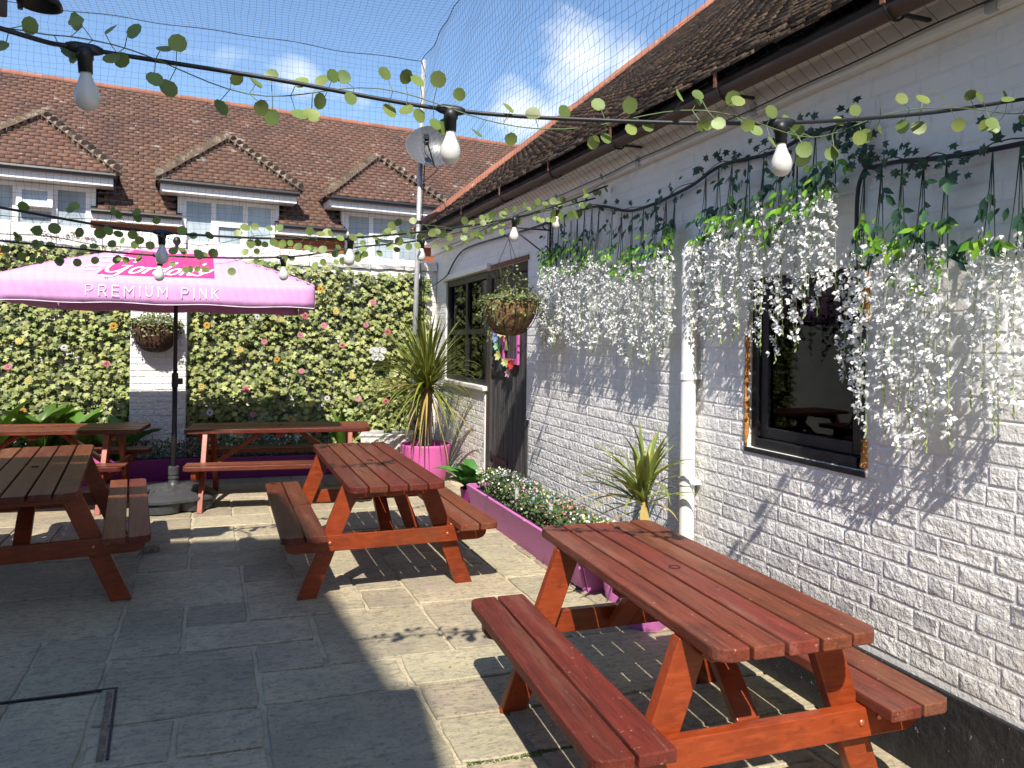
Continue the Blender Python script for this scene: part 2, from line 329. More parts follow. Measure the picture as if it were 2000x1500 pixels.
M['cordA'] = mat('cordyline_blade', (.185,.215,.038), .42, [(4,3,.45,.68,(.11,.155,.03),.8,(6,1,6)),(3,3,.60,.72,(.34,.29,.055),.7)], rand=.34, hue=.016, roff=True, trans=.25)
M['cordB'] = mat('variegated_blade', (.24,.29,.07), .42, [(3,3,.55,.68,(.42,.33,.07),.8)], rand=.25, hue=.015, roff=True, trans=.2)
M['blade_dry'] = mat('dry_blade', (.42,.31,.10), .7, rand=.2, trans=.2)
M['trunk'] = mat('shaggy_trunk', (.17,.125,.085), .9, [(20,5,.45,.65,(.34,.27,.19),.7,(1,1,.3))], [(40,5,1,.03,None,(1,1,.3))])
FC = {'white':(.80,.80,.78), 'pink':(.78,.36,.42), 'rose':(.74,.22,.28), 'yellow':(.78,.66,.22), 'gold':(.76,.45,.08), 'blue':(.22,.36,.70), 'purple':(.30,.10,.30), 'red':(.60,.05,.05), 'orange':(.80,.22,.03), 'green':(.32,.66,.36), 'lemon':(.75,.72,.25), 'magenta':(.62,.06,.34), 'palepink':(.80,.46,.50)}
for k, v in list(FC.items()):
    if k not in ('white','lemon','palepink'): FC['s_'+k] = tuple(.62*a+.38*.30 for a in v)
for k, v in FC.items(): M['f_'+k] = mat('petal_'+k, v, .65, tint=.18, rand=.1, trans=.2)
M['f_dark'] = mat('flower_eye', (.03,.02,.015), .8)
M['boxwhite'] = mat('white_cabinet', (.62,.60,.57), .55, [(5,4,.5,.75,(.42,.40,.37),.6)], coord='World')
M['building'] = mat('render_wall', (.40,.36,.32), .85, [(3,4,.45,.7,(.32,.28,.25),.6)], [(20,4,.3,.01)], coord='World')
M['timber'] = mat('dark_timber', (.048,.038,.032), .75, [(8,4,.5,.7,(.08,.065,.055),.6)], coord='World')
M['moss'] = mat('moss', (.07,.11,.025), .9, tint=.4)
M['clear'] = mat('clear_plastic', (.62,.66,.64), .15, trans=.5)
# ================================================================ THE SETTING
g = MB().add([(-300,-300,-.06),(300,-300,-.06),(300,300,-.06),(-300,300,-.06)], [(0,1,2,3)]).build('ground', M['grout']); tag(g, 'pale ground around the courtyard', kind='structure')
patio = MB().box((-8.5,-4.5,-.05),(2.5,10.1,-.011)).build('patio', M['grout']); tag(patio, 'courtyard floor of grey stone flags with pale mortar joints', kind='structure')
cx = [-.97,-.62,-.28,.07,.41,.76,1.07,1.42,1.77,2.12,2.47]; cx = [-.97-.345*k for k in range(14,0,-1)] + cx; CO = 14
ry = [3.17,3.52,3.87,4.23,4.60,4.95,5.34,5.75,6.17,6.57,6.98,7.38,7.78,8.18,8.58,8.98,9.4,9.8,10.1]; ry = [3.17-.36*k for k in range(16,0,-1)] + ry; RO = 16
def corner(i, j):
    x0 = cx[i+CO]; y = ry[j+RO] - .03*x0; return x0 - .045*(y-4), y
hand = [(0,1,0,2),(1,3,1,3),(1,2,0,1),(2,3,0,1),(3,5,-1,1),(3,5,1,2),(3,4,2,3),(4,6,2,4),(2,4,3,4),(1,2,3,5),(2,3,4,5),(3,5,4,6),(5,6,4,5),(0,1,3,4),(0,1,2,3),(-2,0,2,4),(-2,1,4,6),(1,3,5,7),(3,4,6,7),(2,4,7,8),(2,3,8,10),(3,5,8,9),(5,7,1,2),(5,7,0,1),(5,6,-1,0),(1,3,-1,0),(6,8,4,6),(6,8,2,4),(5,6,5,6),(4,6,6,8),(6,8,6,7)]
occ = {}
slabs = []
for s in hand:
    if any((i, j) in occ for i in range(s[0], s[1]) for j in range(s[2], s[3])): continue
    for i in range(s[0], s[1]):
        for j in range(s[2], s[3]): occ[i, j] = 1
    slabs.append(s)
NI, NJ = len(cx)-1, len(ry)-1
for j in range(-RO, NJ-RO):
    for i in range(-CO, NI-CO):
        if (i, j) in occ: continue
        opts = [(2,1),(1,1),(1,2),(2,2),(2,1),(3,2)]; random.shuffle(opts)
        for (w, hh) in opts + [(1,1)]:
            if i+w > NI-CO or j+hh > NJ-RO: continue
            if any((a, b) in occ for a in range(i, i+w) for b in range(j, j+hh)): continue
            for a in range(i, i+w):
                for b in range(j, j+hh): occ[a, b] = 1
            slabs.append((i, i+w, j, j+hh)); break
for (i0, i1, j0, j1) in slabs:
    C4 = [Vector((*corner(i0,j0),0)), Vector((*corner(i1,j0),0)), Vector((*corner(i1,j1),0)), Vector((*corner(i0,j1),0))]
    cen = sum(C4, Vector())/4
    if cen.x > 2.42: continue
    gap = rnd(.007, .0125)
    ring = []
    for a in range(4):
        p, q = C4[a], C4[(a+1) % 4]; n = max(3, int((q-p).length/.09)); inw = Vector((-(q-p).y, (q-p).x, 0)).normalized()
        for k in range(n):
            t = k/n; v = p.lerp(q, t) + inw*(gap + (rnd(-.0035,.0055) if k else .004)); 
            if k == 0: v += (cen-v).normalized()*.012
            ring.append(v - cen)
    n = len(ring); dz = rnd(-.0035,.0035); tx, ty = rnd(-.004,.004), rnd(-.004,.004)
    mb = MB(); zt = lambda v: dz + v.x*tx + v.y*ty
    V = [(v.x, v.y, -.03) for v in ring] + [(v.x, v.y, zt(v)-.005) for v in ring] + [(v.x*(1-.006/max(v.length,.05)), v.y*(1-.006/max(v.length,.05)), zt(v)) for v in ring]
    F = [(k,(k+1)%n,n+(k+1)%n,n+k) for k in range(n)] + [(n+k,n+(k+1)%n,2*n+(k+1)%n,2*n+k) for k in range(n)] + [tuple(2*n+k for k in range(n))]
    mb.add(V, F); o = mb.build('slab', M['stone'], patio, keep=True); o.matrix_basis = Matrix.Translation(cen)

# ---------------------------------------------------------------- brickwork
def brick_mesh(name, ln, rough, mt, hgt=.071, rise=.0015, nx=6, nz=6):
    V, F = [], []
    ph = [rnd(0, 99) for _ in range(4)]
    for a in range(nx):
        for b in range(nz):
            u = a/(nx-1); w = b/(nz-1)
            uu = (0, .02, .055, .945, .98, 1)[a]
            ww = (0, .055, .14, .86, .945, 1)[b]
            edge = a in (0, nx-1) or b in (0, nz-1)
            hh = -.0018 if edge else rise + rnd(-1,1)*rough*.45
            jx = 0 if not edge else rnd(-1,1)*(.002+rough*.4); jz = 0 if not edge else rnd(-1,1)*(.0015+rough*.35)
            V.append((uu*ln+jx, hh, ww*hgt+jz))
    for a in range(nx-1):
        for b in range(nz-1):
            F.append((a*nz+b+1, (a+1)*nz+b+1, (a+1)*nz+b, a*nz+b))
    mb = MB().add(V, F); me = mb.mesh(name, mt, True); return me
def courses(s0, s1, z0, z1, openings, pitch=.0775, joint=.0065):
    out = []; z = z0; r = 0
    while z + pitch*.6 < z1:
        hgt = min(pitch-joint, z1-z-.003)
        iv = [(s0, s1)]
        for (a, b, c, d) in openings:
            if z+hgt > c+.004 and z < d-.004:
                nv = []
                for (p, q) in iv:
                    if b <= p or a >= q: nv.append((p, q)); continue
                    if a > p: nv.append((p, a))
                    if b < q: nv.append((b, q))
                iv = nv
        for (p, q) in iv:
            s = p - (rnd(.02,.10) if r % 2 else rnd(.1,.2)); hd = (r % 2 == 0)
            while s < q:
                ln = .1025 if (hd if r % 2 else random.random() < .22) else .215
                if r % 2 and random.random() < .5: ln = .215
                hd = not hd
                a, b = max(s, p+.003), min(s+ln+(joint*.9 if random.random() < .38 else 0), q-.003)
                if b-a > .03: out.append((a, z+rnd(-.002,.002), b-a, hgt+rnd(-.001,.003)))
                s += ln+joint
        z += pitch; r += 1
    return out
def lay(bricks, mapT, parent, mt, zrough, near, nobj=300, name='brick', rise=.0015):
    """mapT(s,z) -> 4x4 placing local (x along, y out, z up)"""
    var = {}
    def V(kind, rg):
        k = (kind, rg, random.randrange(7))
        if k not in var: var[k] = brick_mesh('brick_%s' % kind, .215 if kind == 's' else .1025, (.0006, .0014, .0030)[rg], mt, rise=rise)
        return var[k]
    order = sorted(range(len(bricks)), key=lambda i: near(bricks[i])); objs = set(order[:nobj])
    AV, AF, base = [], [], 0
    for i, (s, z, ln, hgt) in enumerate(bricks):
        rg = zrough(z); me = V('s' if ln > .15 else 'h', rg); l0 = .215 if ln > .15 else .1025
        T = mapT(s, z) @ Matrix.Diagonal((ln/l0, 1+rnd(-.25,.3), hgt/.071, 1))
        if i in objs:
            link(name, me, parent, True, T)
        else:
            co = np.empty(len(me.vertices)*3, dtype=np.float32); me.vertices.foreach_get('co', co); co = co.reshape(-1,3)
            Tm = np.array(T); AV.append(co @ Tm[:3,:3].T + Tm[:3,3]); f = np.array([p.vertices[:] for p in me.polygons]); AF.append(f+base); base += len(co)
    if AV:
        me = np_mesh('bricks_far', np.concatenate(AV), np.concatenate(AF), mt, True); link('brickwork', me, parent, kind='stuff')

# ================================================================ THE WHITE BRICK OUTBUILDING (right)
WX = 2.5
outb = thing('brick_outbuilding', (WX, 5.0, 0), 'long white painted brick outbuilding with weathered tiled roof along the right side', 'building')
WIN = (2.49, 3.29, 1.115, 2.0); DOOR = (6.56, 7.76, 0.0, 2.42); WN2 = (7.84, 9.60, 1.15, 2.43)
OPEN = [WIN, (6.56,7.84,0,2.42), WN2]
mb = MB()
def wbox(y0, y1, z0, z1): mb.box((WX, y0, z0), (WX+.24, y1, z1))
wbox(-3, 2.49, 0, 3.0); wbox(2.49, 3.29, 0, 1.115); wbox(2.49, 3.29, 2.0, 3.0); wbox(3.29, 6.56, 0, 3.0); wbox(6.56, 7.84, 2.42, 3.0); wbox(7.84, 9.6, 0, 1.15); wbox(7.84, 9.6, 2.43, 3.0); wbox(9.6, 10.3, 0, 3.0)
wall_r = mb.build('wall', M['mortar'], outb)
B = courses(1.2, 10.28, .0, 2.83, OPEN)
B = [b for b in B if not (b[1] < .36 and b[0] < 3.62)]
def mapR(s, z): return Matrix(((0,-1,0,WX),(1,0,0,s),(0,0,1,z),(0,0,0,1)))
lay(B, mapR, wall_r, M['brick'], lambda z: 2 if z < .95 else (1 if z < 1.45 else 0), lambda b: math.hypot(b[0]-1.9, (b[1]-1.2)*.9) + (1.2 if b[1] > 2.3 else 0))
MB().box((WX-.022, -3, 0), (WX-.001, 3.66, .362)).build('plinth', M['plinth'], outb, bevel=.006)
MB().box((2.33,-3,2.955),(WX-.051,10.29,2.975)).build('soffit', M['whitepaint'], outb)
MB().box((WX-.05, -3, 2.835), (WX-.001, 10.29, 3.12)).build('wall_plate', M['whitepaint'], outb, bevel=.004)
# dark room behind the glass
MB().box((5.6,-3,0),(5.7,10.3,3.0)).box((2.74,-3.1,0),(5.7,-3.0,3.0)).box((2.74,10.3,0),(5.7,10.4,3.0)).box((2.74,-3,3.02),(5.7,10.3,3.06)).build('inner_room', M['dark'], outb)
# dark window with a black frame
def framed(parent, nm, y0, y1, z0, z1, x, fw, depth, mt, mullions=(), transoms=()):
    f = MB(); f.box((x, y0, z0), (x+depth, y0+fw, z1)).box((x, y1-fw, z0), (x+depth, y1, z1)).box((x, y0+fw, z0), (x+depth, y1-fw, z0+fw)).box((x, y0+fw, z1-fw), (x+depth, y1-fw, z1))
    for m_ in mullions: f.box((x+.004, m_-.03, z0+fw), (x+depth-.004, m_+.03, z1-fw))
    for t_ in transoms: f.box((x+.006, y0+fw, t_-.025), (x+depth-.006, y1-fw, t_+.025))
    return f.build(nm, mt, parent, bevel=.004)
wroot = MB().box((WX+.03, 2.492, 1.117), (WX+.12, 2.545, 1.998)).box((WX+.03, 3.235, 1.117), (WX+.12, 3.288, 1.998)).box((WX+.03, 2.545, 1.94), (WX+.12, 3.235, 1.998)).box((WX+.012, 2.545, 1.117), (WX+.12, 3.235, 1.165)).build('window', M['blackpaint'], outb, bevel=.004)
wroot['label'] = 'dark square window in a black frame under the white blossom'
framed(wroot, 'sash', 2.548, 3.232, 1.168, 1.937, WX+.045, .055, .045, M['blackpaint'])
MB().box((WX+.062, 2.603, 1.223), (WX+.066, 3.177, 1.882)).build('pane', M['glass'], wroot)
mb = MB(); mb.box((WX-.008, 2.48, 1.088), (WX+.10, 3.30, 1.114)).build('sill', M['blackpaint'], wroot, bevel=.006)
def blob_strip(pts, r0, r1, mt, parent, nm):
    mb = MB(); P = spline(pts, 5); mb.tube(P, [rnd(r0, r1) for _ in P], 7); return mb.build(nm, mt, parent, True)
blob_strip([(WX+.0,3.292,1.12),(WX+.003,3.290,1.3),(WX-.002,3.294,1.42),(WX+.004,3.291,1.56),(WX,3.293,1.7)], .007, .017, M['foam'], wroot, 'filler_foam')
blob_strip([(WX-.004,2.488,1.13),(WX,2.486,1.19),(WX+.002,2.489,1.25)], .010, .020, M['foam'], wroot, 'filler_foam')
blob_strip([(WX-.006,2.487,1.74),(WX-.002,2.484,1.83),(WX-.008,2.486,1.90),(WX-.002,2.489,1.97)], .010, .021, M['foam'], wroot, 'filler_foam')
blob_strip([(WX-.006,2.53,1.90),(WX-.002,2.534,1.98)], .010, .015, M['foam'], wroot, 'filler_foam')
# small-paned window beyond the door
w2 = MB().box((WX+.02, 7.843, 1.153), (WX+.12, 7.91, 2.427)).box((WX+.02, 9.53, 1.153), (WX+.12, 9.597, 2.427)).box((WX+.02, 7.91, 2.35), (WX+.12, 9.53, 2.427)).box((WX+.02, 7.91, 1.153), (WX+.12, 9.53, 1.21)).build('window', M['blackpaint'], outb, bevel=.004)
w2['label'] = 'dark green black framed window behind the palm'
MB().box((WX+.03, 8.68, 1.21), (WX+.11, 8.76, 2.35)).build('mullion', M['blackpaint'], w2)
for (a, b) in ((7.91, 8.68), (8.76, 9.53)): MB().box((WX+.035, a+.002, 1.73), (WX+.105, b-.002, 1.79)).build('transom', M['blackpaint'], w2)
for (a, b) in ((7.91, 8.68), (8.76, 9.53)):
    for (c, d) in ((1.21, 1.73), (1.79, 2.35)): MB().box((WX+.06, a+.001, c+.001), (WX+.064, b-.001, d-.001)).build('pane', M['glass'], w2)
MB().box((WX-.04, 7.80, 1.10), (WX+.12, 9.64, 1.149)).build('sill', M['whitepaint'], w2, bevel=.008)
MB().box((WX-.045, 7.70, 2.432), (WX-.002, 9.72, 2.50)).build('lintel_board', M['whitepaint'], w2, bevel=.005)
# weathered plank door
dr = MB().box((WX+.01, 6.563, 0), (WX+.11, 6.63, 2.417)).box((WX+.01, 7.70, 0), (WX+.11, 7.837, 2.417)).box((WX+.01, 6.63, 2.33), (WX+.11, 7.70, 2.417)).build('door', M['timber'], outb, bevel=.004)
dr['label'] = 'weathered dark plank door with strap hinges'
for k in range(8):
    y0 = 6.635+k*.133; MB().box((WX+.035+rnd(0,.004), y0+.002, .03), (WX+.075, y0+.131, 2.325)).build('plank', M['doorwood'], dr, bevel=.004)
for z_ in (.38, 1.28, 2.05):
    MB().box((WX+.024, 7.16, z_), (WX+.034, 7.70, z_+.045)).tube([(WX+.028,7.705,z_-.03),(WX+.028,7.705,z_+.075)], .014, 8).build('strap_hinge', M['iron'], dr)
MB().box((WX-.012, 6.49, 0), (WX+.0, 6.555, .92)).build('door_trim', M['doorwood'], dr)
MB().box((WX-.016, 6.52, 2.424), (WX-.002, 7.66, 2.47)).build('lintel', M['rust'], dr, bevel=.003)
# gutter, brackets
mb = MB(); n = 10; prof = [(-.043*math.cos(math.pi*k/n), -.043*math.sin(math.pi*k/n)) for k in range(n+1)] + [(.038*math.cos(math.pi*k/n), -.038*math.sin(math.pi*k/n)) for k in range(n+1)]
GX, GZ = 2.275, 2.922
mb.prism(prof, lambda p, t: (GX+p[0], t, GZ+p[1]+.0195*(t-2)), -3, 10.3)
gut = mb.build('gutter', M['gutter'], outb)
for y_ in (.9, 2.15, 3.2, 4.35, 5.4, 6.6, 7.9, 9.1):
    GZ = 2.922+.0195*(y_-2); mb = MB(); mb.tube([(GX-.055,y_,GZ+.05)] + [(GX-.052*math.cos(math.pi*k/8), y_, GZ-.052*math.sin(math.pi*k/8)) for k in range(9)], .006, 6); mb.box((GX+.04,y_-.008,GZ-.03),(WX-.051,y_+.008,GZ-.018)); mb.build('gutter_bracket', M['iron'], gut)
    MB().box((GX-.065,y_-.010,GZ+.0),(GX-.056,y_+.010,GZ+.085)).build('bracket_strap', M['rust'], gut)
# tiled roof
PR = math.atan(.83); EX, EZ = 2.235, 2.943
vdir = Vector((math.cos(PR), 0, math.sin(PR))); udir = Vector((0, 1, .0195)); ndir = Vector((-math.sin(PR), 0, math.cos(PR)))
RL = 8.2
def rp(s, t, n_=0.0): return Vector((EX, 0, EZ)) + vdir*t + udir*s + ndir*n_
mb = MB(); mb.add([rp(-3,0,-.03), rp(10.36,0,-.03), rp(10.36,RL,-.03), rp(-3,RL,-.03), rp(-3,0,-.075), rp(10.36,0,-.075), rp(10.36,RL,-.075), rp(-3,RL,-.075)], [(0,1,2,3),(7,6,5,4),(0,4,5,1),(1,5,6,2),(2,6,7,3),(3,7,4,0)])
roof_r = mb.build('roof', M['timber'], outb)
TV = [(-.0815,0,.021),(.0815,0,.021),(.0815,.165,-.006),(-.0815,.165,-.006),(-.0815,0,.037),(.0815,0,.037),(.0815,.165,.010),(-.0815,.165,.010)]
TF = [(4,5,6,7),(0,1,5,4),(1,2,6,5),(2,3,7,6),(3,0,4,7)]
def tile_T(pos, u, v, n_, tilt, yawj, lift, w=1.0):
    x = u*math.cos(yawj) + v*math.sin(yawj); y = v*math.cos(yawj) - u*math.sin(yawj)
    z = n_*math.cos(tilt) + y*math.sin(tilt); y = y*math.cos(tilt) - n_*math.sin(tilt)
    T = np.empty((3,4)); T[:,0] = np.array(x)*w; T[:,1] = y; T[:,2] = z; T[:,3] = np.array(pos + n_*lift); return T
def lay_tiles(rows, parent, mt, near, nobj, tname, jit):
    T = []; P = []
    for (pos, u, v, n_) in rows:
        T.append(tile_T(pos, u, v, n_, rnd(-jit, jit*.6), rnd(-jit,jit)*.35, rnd(0,jit*.06), rnd(.94,1.0))); P.append(pos)
    T = np.array(T); order = sorted(range(len(P)), key=lambda i: near(P[i])); ob = order[:nobj]; rest = order[nobj:]
    me = np_mesh('roof_tile', TV, [np.array(TF)], mt, tint=np.full(len(TV), .5))
    for i in ob: link('tile', me, parent, True, m4(T[i]))
    scatter('roof_tiles', TV, TF, T[rest], mt, parent, tint=RNG.random(len(rest)))
rows = []
GA = .115
for c in range(int(RL/GA)):
    off = .0825 if c % 2 else 0
    s = -1.0+off
    while s < 10.3:
        if c*GA < 6.6 and (s > .6 or c < 30): rows.append((rp(s+rnd(-.006,.006), c*GA+(rnd(-.006,.004) if c > 7 else rnd(-.03,.012))), udir*-1, vdir, ndir))
        s += .166
lay_tiles(rows, roof_r, M['rtile2'], lambda p: math.hypot(p.x-2.3, p.y-3.6), 300, 'tile', .055)
# red verge and ridge tiles
for k in range(int(RL/.32)):
    a = rp(10.36, k*.32, .02); b = rp(10.36, k*.32+.335, .035)
    mb = MB(); mb.tube([a, b], [.082,.074], 10); mb.build('verge_tile', M['redridge'], roof_r, True, auto=40)
MB().add([rp(10.3,0,-.08), rp(10.3,RL,-.08), Vector((2.74,10.3,2.9)), Vector((EX+RL*math.cos(PR),10.3,2.9))], [(0,1,3,2)]).build('gable', M['mortar'], outb)

# ================================================================ GARDEN WALL AT THE BACK
BY = 10.1
gw = thing('garden_wall', (0, BY, 0), 'white painted garden wall with rough coping behind the ivy screens', 'wall')
mb = MB(); mb.box((-7, BY, 0), (-.69, BY+.24, 2.66)).box((-.69, BY, 0), (2.495, BY+.24, 2.60)); gcore = mb.build('wall', M['mortar'], gw)
B = courses(-3.2, -.70, 2.35, 2.655, []) + courses(-.68, 2.49, 2.28, 2.595, []) + courses(1.7, 2.49, 0, 2.28, []) + courses(-.70,-.3,1.6,2.28,[])
def mapB(s, z): return Matrix(((1,0,0,s),(0,-1,0,BY),(0,0,1,z),(0,0,0,1)))
def mapB2(s, z): return Matrix(((1,0,0,s),(0,-1,0,BY),(0,0,1,z),(0,0,0,1)))
lay(B, mapB, gcore, M['brick'], lambda z: 1, lambda b: b[0], 130, rise=.005)
# rough white coping blocks: upper run on the left steps down to the lower run on the right
def coping(x0, x1, z0, za, zb, dep):
    x = x0
    while x < x1-.05:
        w = min(rnd(.30,.48), x1-x); t = (x-x0)/(x1-x0); zt = za+(zb-za)*t + rnd(-.008,.008); zr = za+(zb-za)*(x+w-x0)/(x1-x0)+rnd(-.008,.008)
        mb = MB(); N_ = 5; V = []; F = []
        ring = [(-dep, z0), (-dep-.012, z0+.05), (-dep-.01, -1), (-dep+.05, -2), (.24+dep-.05, -2), (.24+dep, -1), (.24+dep, z0)]
        for a in range(N_+1):
            xx = x+.004 + (w-.008)*a/N_; top = zt+(zr-zt)*a/N_
            for (yy, zz) in ring:
                z_ = top-.03 if zz == -1 else (top if zz == -2 else zz)
                V.append((xx, BY+yy+rnd(-.008,.008), z_+rnd(-.010,.010)))
        R_ = len(ring)
        for a in range(N_):
            for b in range(R_): F.append((a*R_+b, (a+1)*R_+b, (a+1)*R_+(b+1) % R_, a*R_+(b+1) % R_))
        F += [tuple(range(R_))[::-1], tuple(N_*R_+b for b in range(R_))]
        mb.add([(p[0], p[1], p[2]) for p in V], [f[::-1] for f in F]); mb.build('coping_stone', M['brick'], gw)
        x += w
coping(-4.6, -.70, 2.664, 3.03, 2.915, .05); coping(-.688, 2.49, 2.604, 2.86, 2.73, .04)
# brick pier
PX0, PX1, PY = -1.285, -.675, 9.86
pier = thing('brick_pier', ((PX0+PX1)/2, PY, 0), 'white painted brick pier between the two ivy screens behind the parasol pole', 'pier')
pcore = MB().box((PX0, PY, 0), (PX1, BY-.012, 2.6)).build('pier_core', M['mortar'], pier)
B = courses(PX0, PX1, 0, 2.6, [])
lay(B, lambda s, z: Matrix(((1,0,0,s),(0,-1,0,PY),(0,0,1,z),(0,0,0,1))), pcore, M['brick'], lambda z: 2, lambda b: 0, 300, rise=.007)
B = courses(PY, BY-.02, 0, 2.6, [])
lay(B, lambda s, z: Matrix(((0,1,0,PX1),(1,0,0,s),(0,0,1,z),(0,0,0,1))), pcore, M['brick'], lambda z: 1, lambda b: 0, 0)

# ================================================================ TILED BUILDING BEYOND THE WALL
BB = rad(7); BP0 = Vector((-.286,13.91,0)); BU = Vector((math.cos(BB), math.sin(BB), 0)); BV = Vector((-math.sin(BB), math.cos(BB), 0)); BN = Vector((0,0,1))
def bp(u, v, z): return BP0 + BU*u + BV*v + BN*z
BM = Matrix.Translation(BP0) @ Matrix.Rotation(BB, 4, 'Z')
bld = thing('tiled_pub_building', tuple(BP0), 'long building with mottled red tiled roof and three dormer windows beyond the garden wall', 'building', rz=BB)
def bbox(nm, a, b, mt, par_=None, bevel=0, kind=None):
    mb = MB().box(a, b, BM); return mb.build(nm, mt, par_ or bld, bevel=bevel, kind=kind)
DC = [-2.87, 0.0, 2.78]; DW = .76
segs = [-9.0] + [x for c in DC for x in (c-DW, c+DW)] + [10.5]
fw_ = None
for k in range(0, len(segs), 2):
    fw_ = bbox('facade', (segs[k], 0, 0), (segs[k+1], .24, 3.62), M['redbrick'])
    if k in (2, 4):
        B = courses(segs[k]+.01, segs[k+1]-.01, 3.0, 3.44, [])
        lay(B, lambda s, z: BM @ Matrix(((1,0,0,s),(0,-1,0,0),(0,0,1,z),(0,0,0,1))), fw_, M['redbrick'], lambda z: 0, lambda b: 0, 90, rise=.004)
    bbox('eave_fascia', (segs[k]+.002, -.16, 3.50), (segs[k+1]-.002, -.12, 3.66), M['upvc'])
    bbox('eave_soffit', (segs[k]+.002, -.119, 3.50), (segs[k+1]-.002, .0, 3.53), M['upvc'])
    mb = MB(); mb.tube([bp(segs[k]+.01,-.20,3.645), bp(segs[k+1]-.01,-.20,3.645)], .04, 8); mb.build('eave_gutter', M['black'], bld)
for c in DC: bbox('facade', (c-DW, 0, 0), (c+DW, .24, 2.75), M['redbrick'])
s45 = math.sqrt(.5); RV = (BV+BN)*s45; RN = (BN-BV)*s45
def rfp(u, t, n_=0): return BP0 + BN*3.66 + BV*(-.16) + BU*u + RV*t + RN*n_
RT = 4.0
roof_b_v = [rfp(-9.1,0,-.03), rfp(10.6,0,-.03), rfp(10.6,RT,-.03), rfp(-9.1,RT,-.03), rfp(-9.1,0,-.08), rfp(10.6,0,-.08), rfp(10.6,RT,-.08), rfp(-9.1,RT,-.08)]
# deck with gaps where the dormer windows cut the eave
mb = MB()
for (a, b, t0) in [(segs[0]-.1, segs[1], 0), (segs[1], segs[2], .52), (segs[2], segs[3], 0), (segs[3], segs[4], .52), (segs[4], segs[5], 0), (segs[5], segs[6], .52), (segs[6], segs[7]+.1, 0)]:
    q = [rfp(a,t0,-.03), rfp(b,t0,-.03), rfp(b,RT,-.03), rfp(a,RT,-.03), rfp(a,t0,-.08), rfp(b,t0,-.08), rfp(b,RT,-.08), rfp(a,RT,-.08)]
    mb.add(q, [(0,1,2,3),(7,6,5,4),(0,4,5,1),(1,5,6,2),(2,6,7,3),(3,7,4,0)])
roof_b = mb.build('roof', M['timber'], bld)
def indorm(u, t):
    v = -.16+t*s45; z = 3.66+t*s45
    for c in DC:
        du = abs(u-c)
        if du < .86 and z < 4.25: return True
        zt = 4.18+(1.13-du)*.86
        if du < 1.10 and 4.2 < z < min(zt, 5.12)-.06: return True
    return False
rows = []
for c in range(int(RT/.1)):
    s = -8.9+(.0825 if c % 2 else 0)
    while s < 10.4:
        t = c*.1
        if not indorm(s, t+.05): rows.append((rfp(s+rnd(-.004,.004), t+rnd(-.006,.006)), BU, RV, RN))
        s += .166
lay_tiles(rows, roof_b, M['rtile'], lambda p: (p-Vector((-.5,14.3,4))).length, 300, 'tile', .022)
u = -9.0
while u < 10.4:
    mb = MB(); mb.tube([rfp(u, RT-.02, -.01), rfp(u+.335, RT-.02, -.01)], [.075,.082], 10); mb.build('ridge_tile', M['redridge'], roof_b, True, auto=40); u += .33
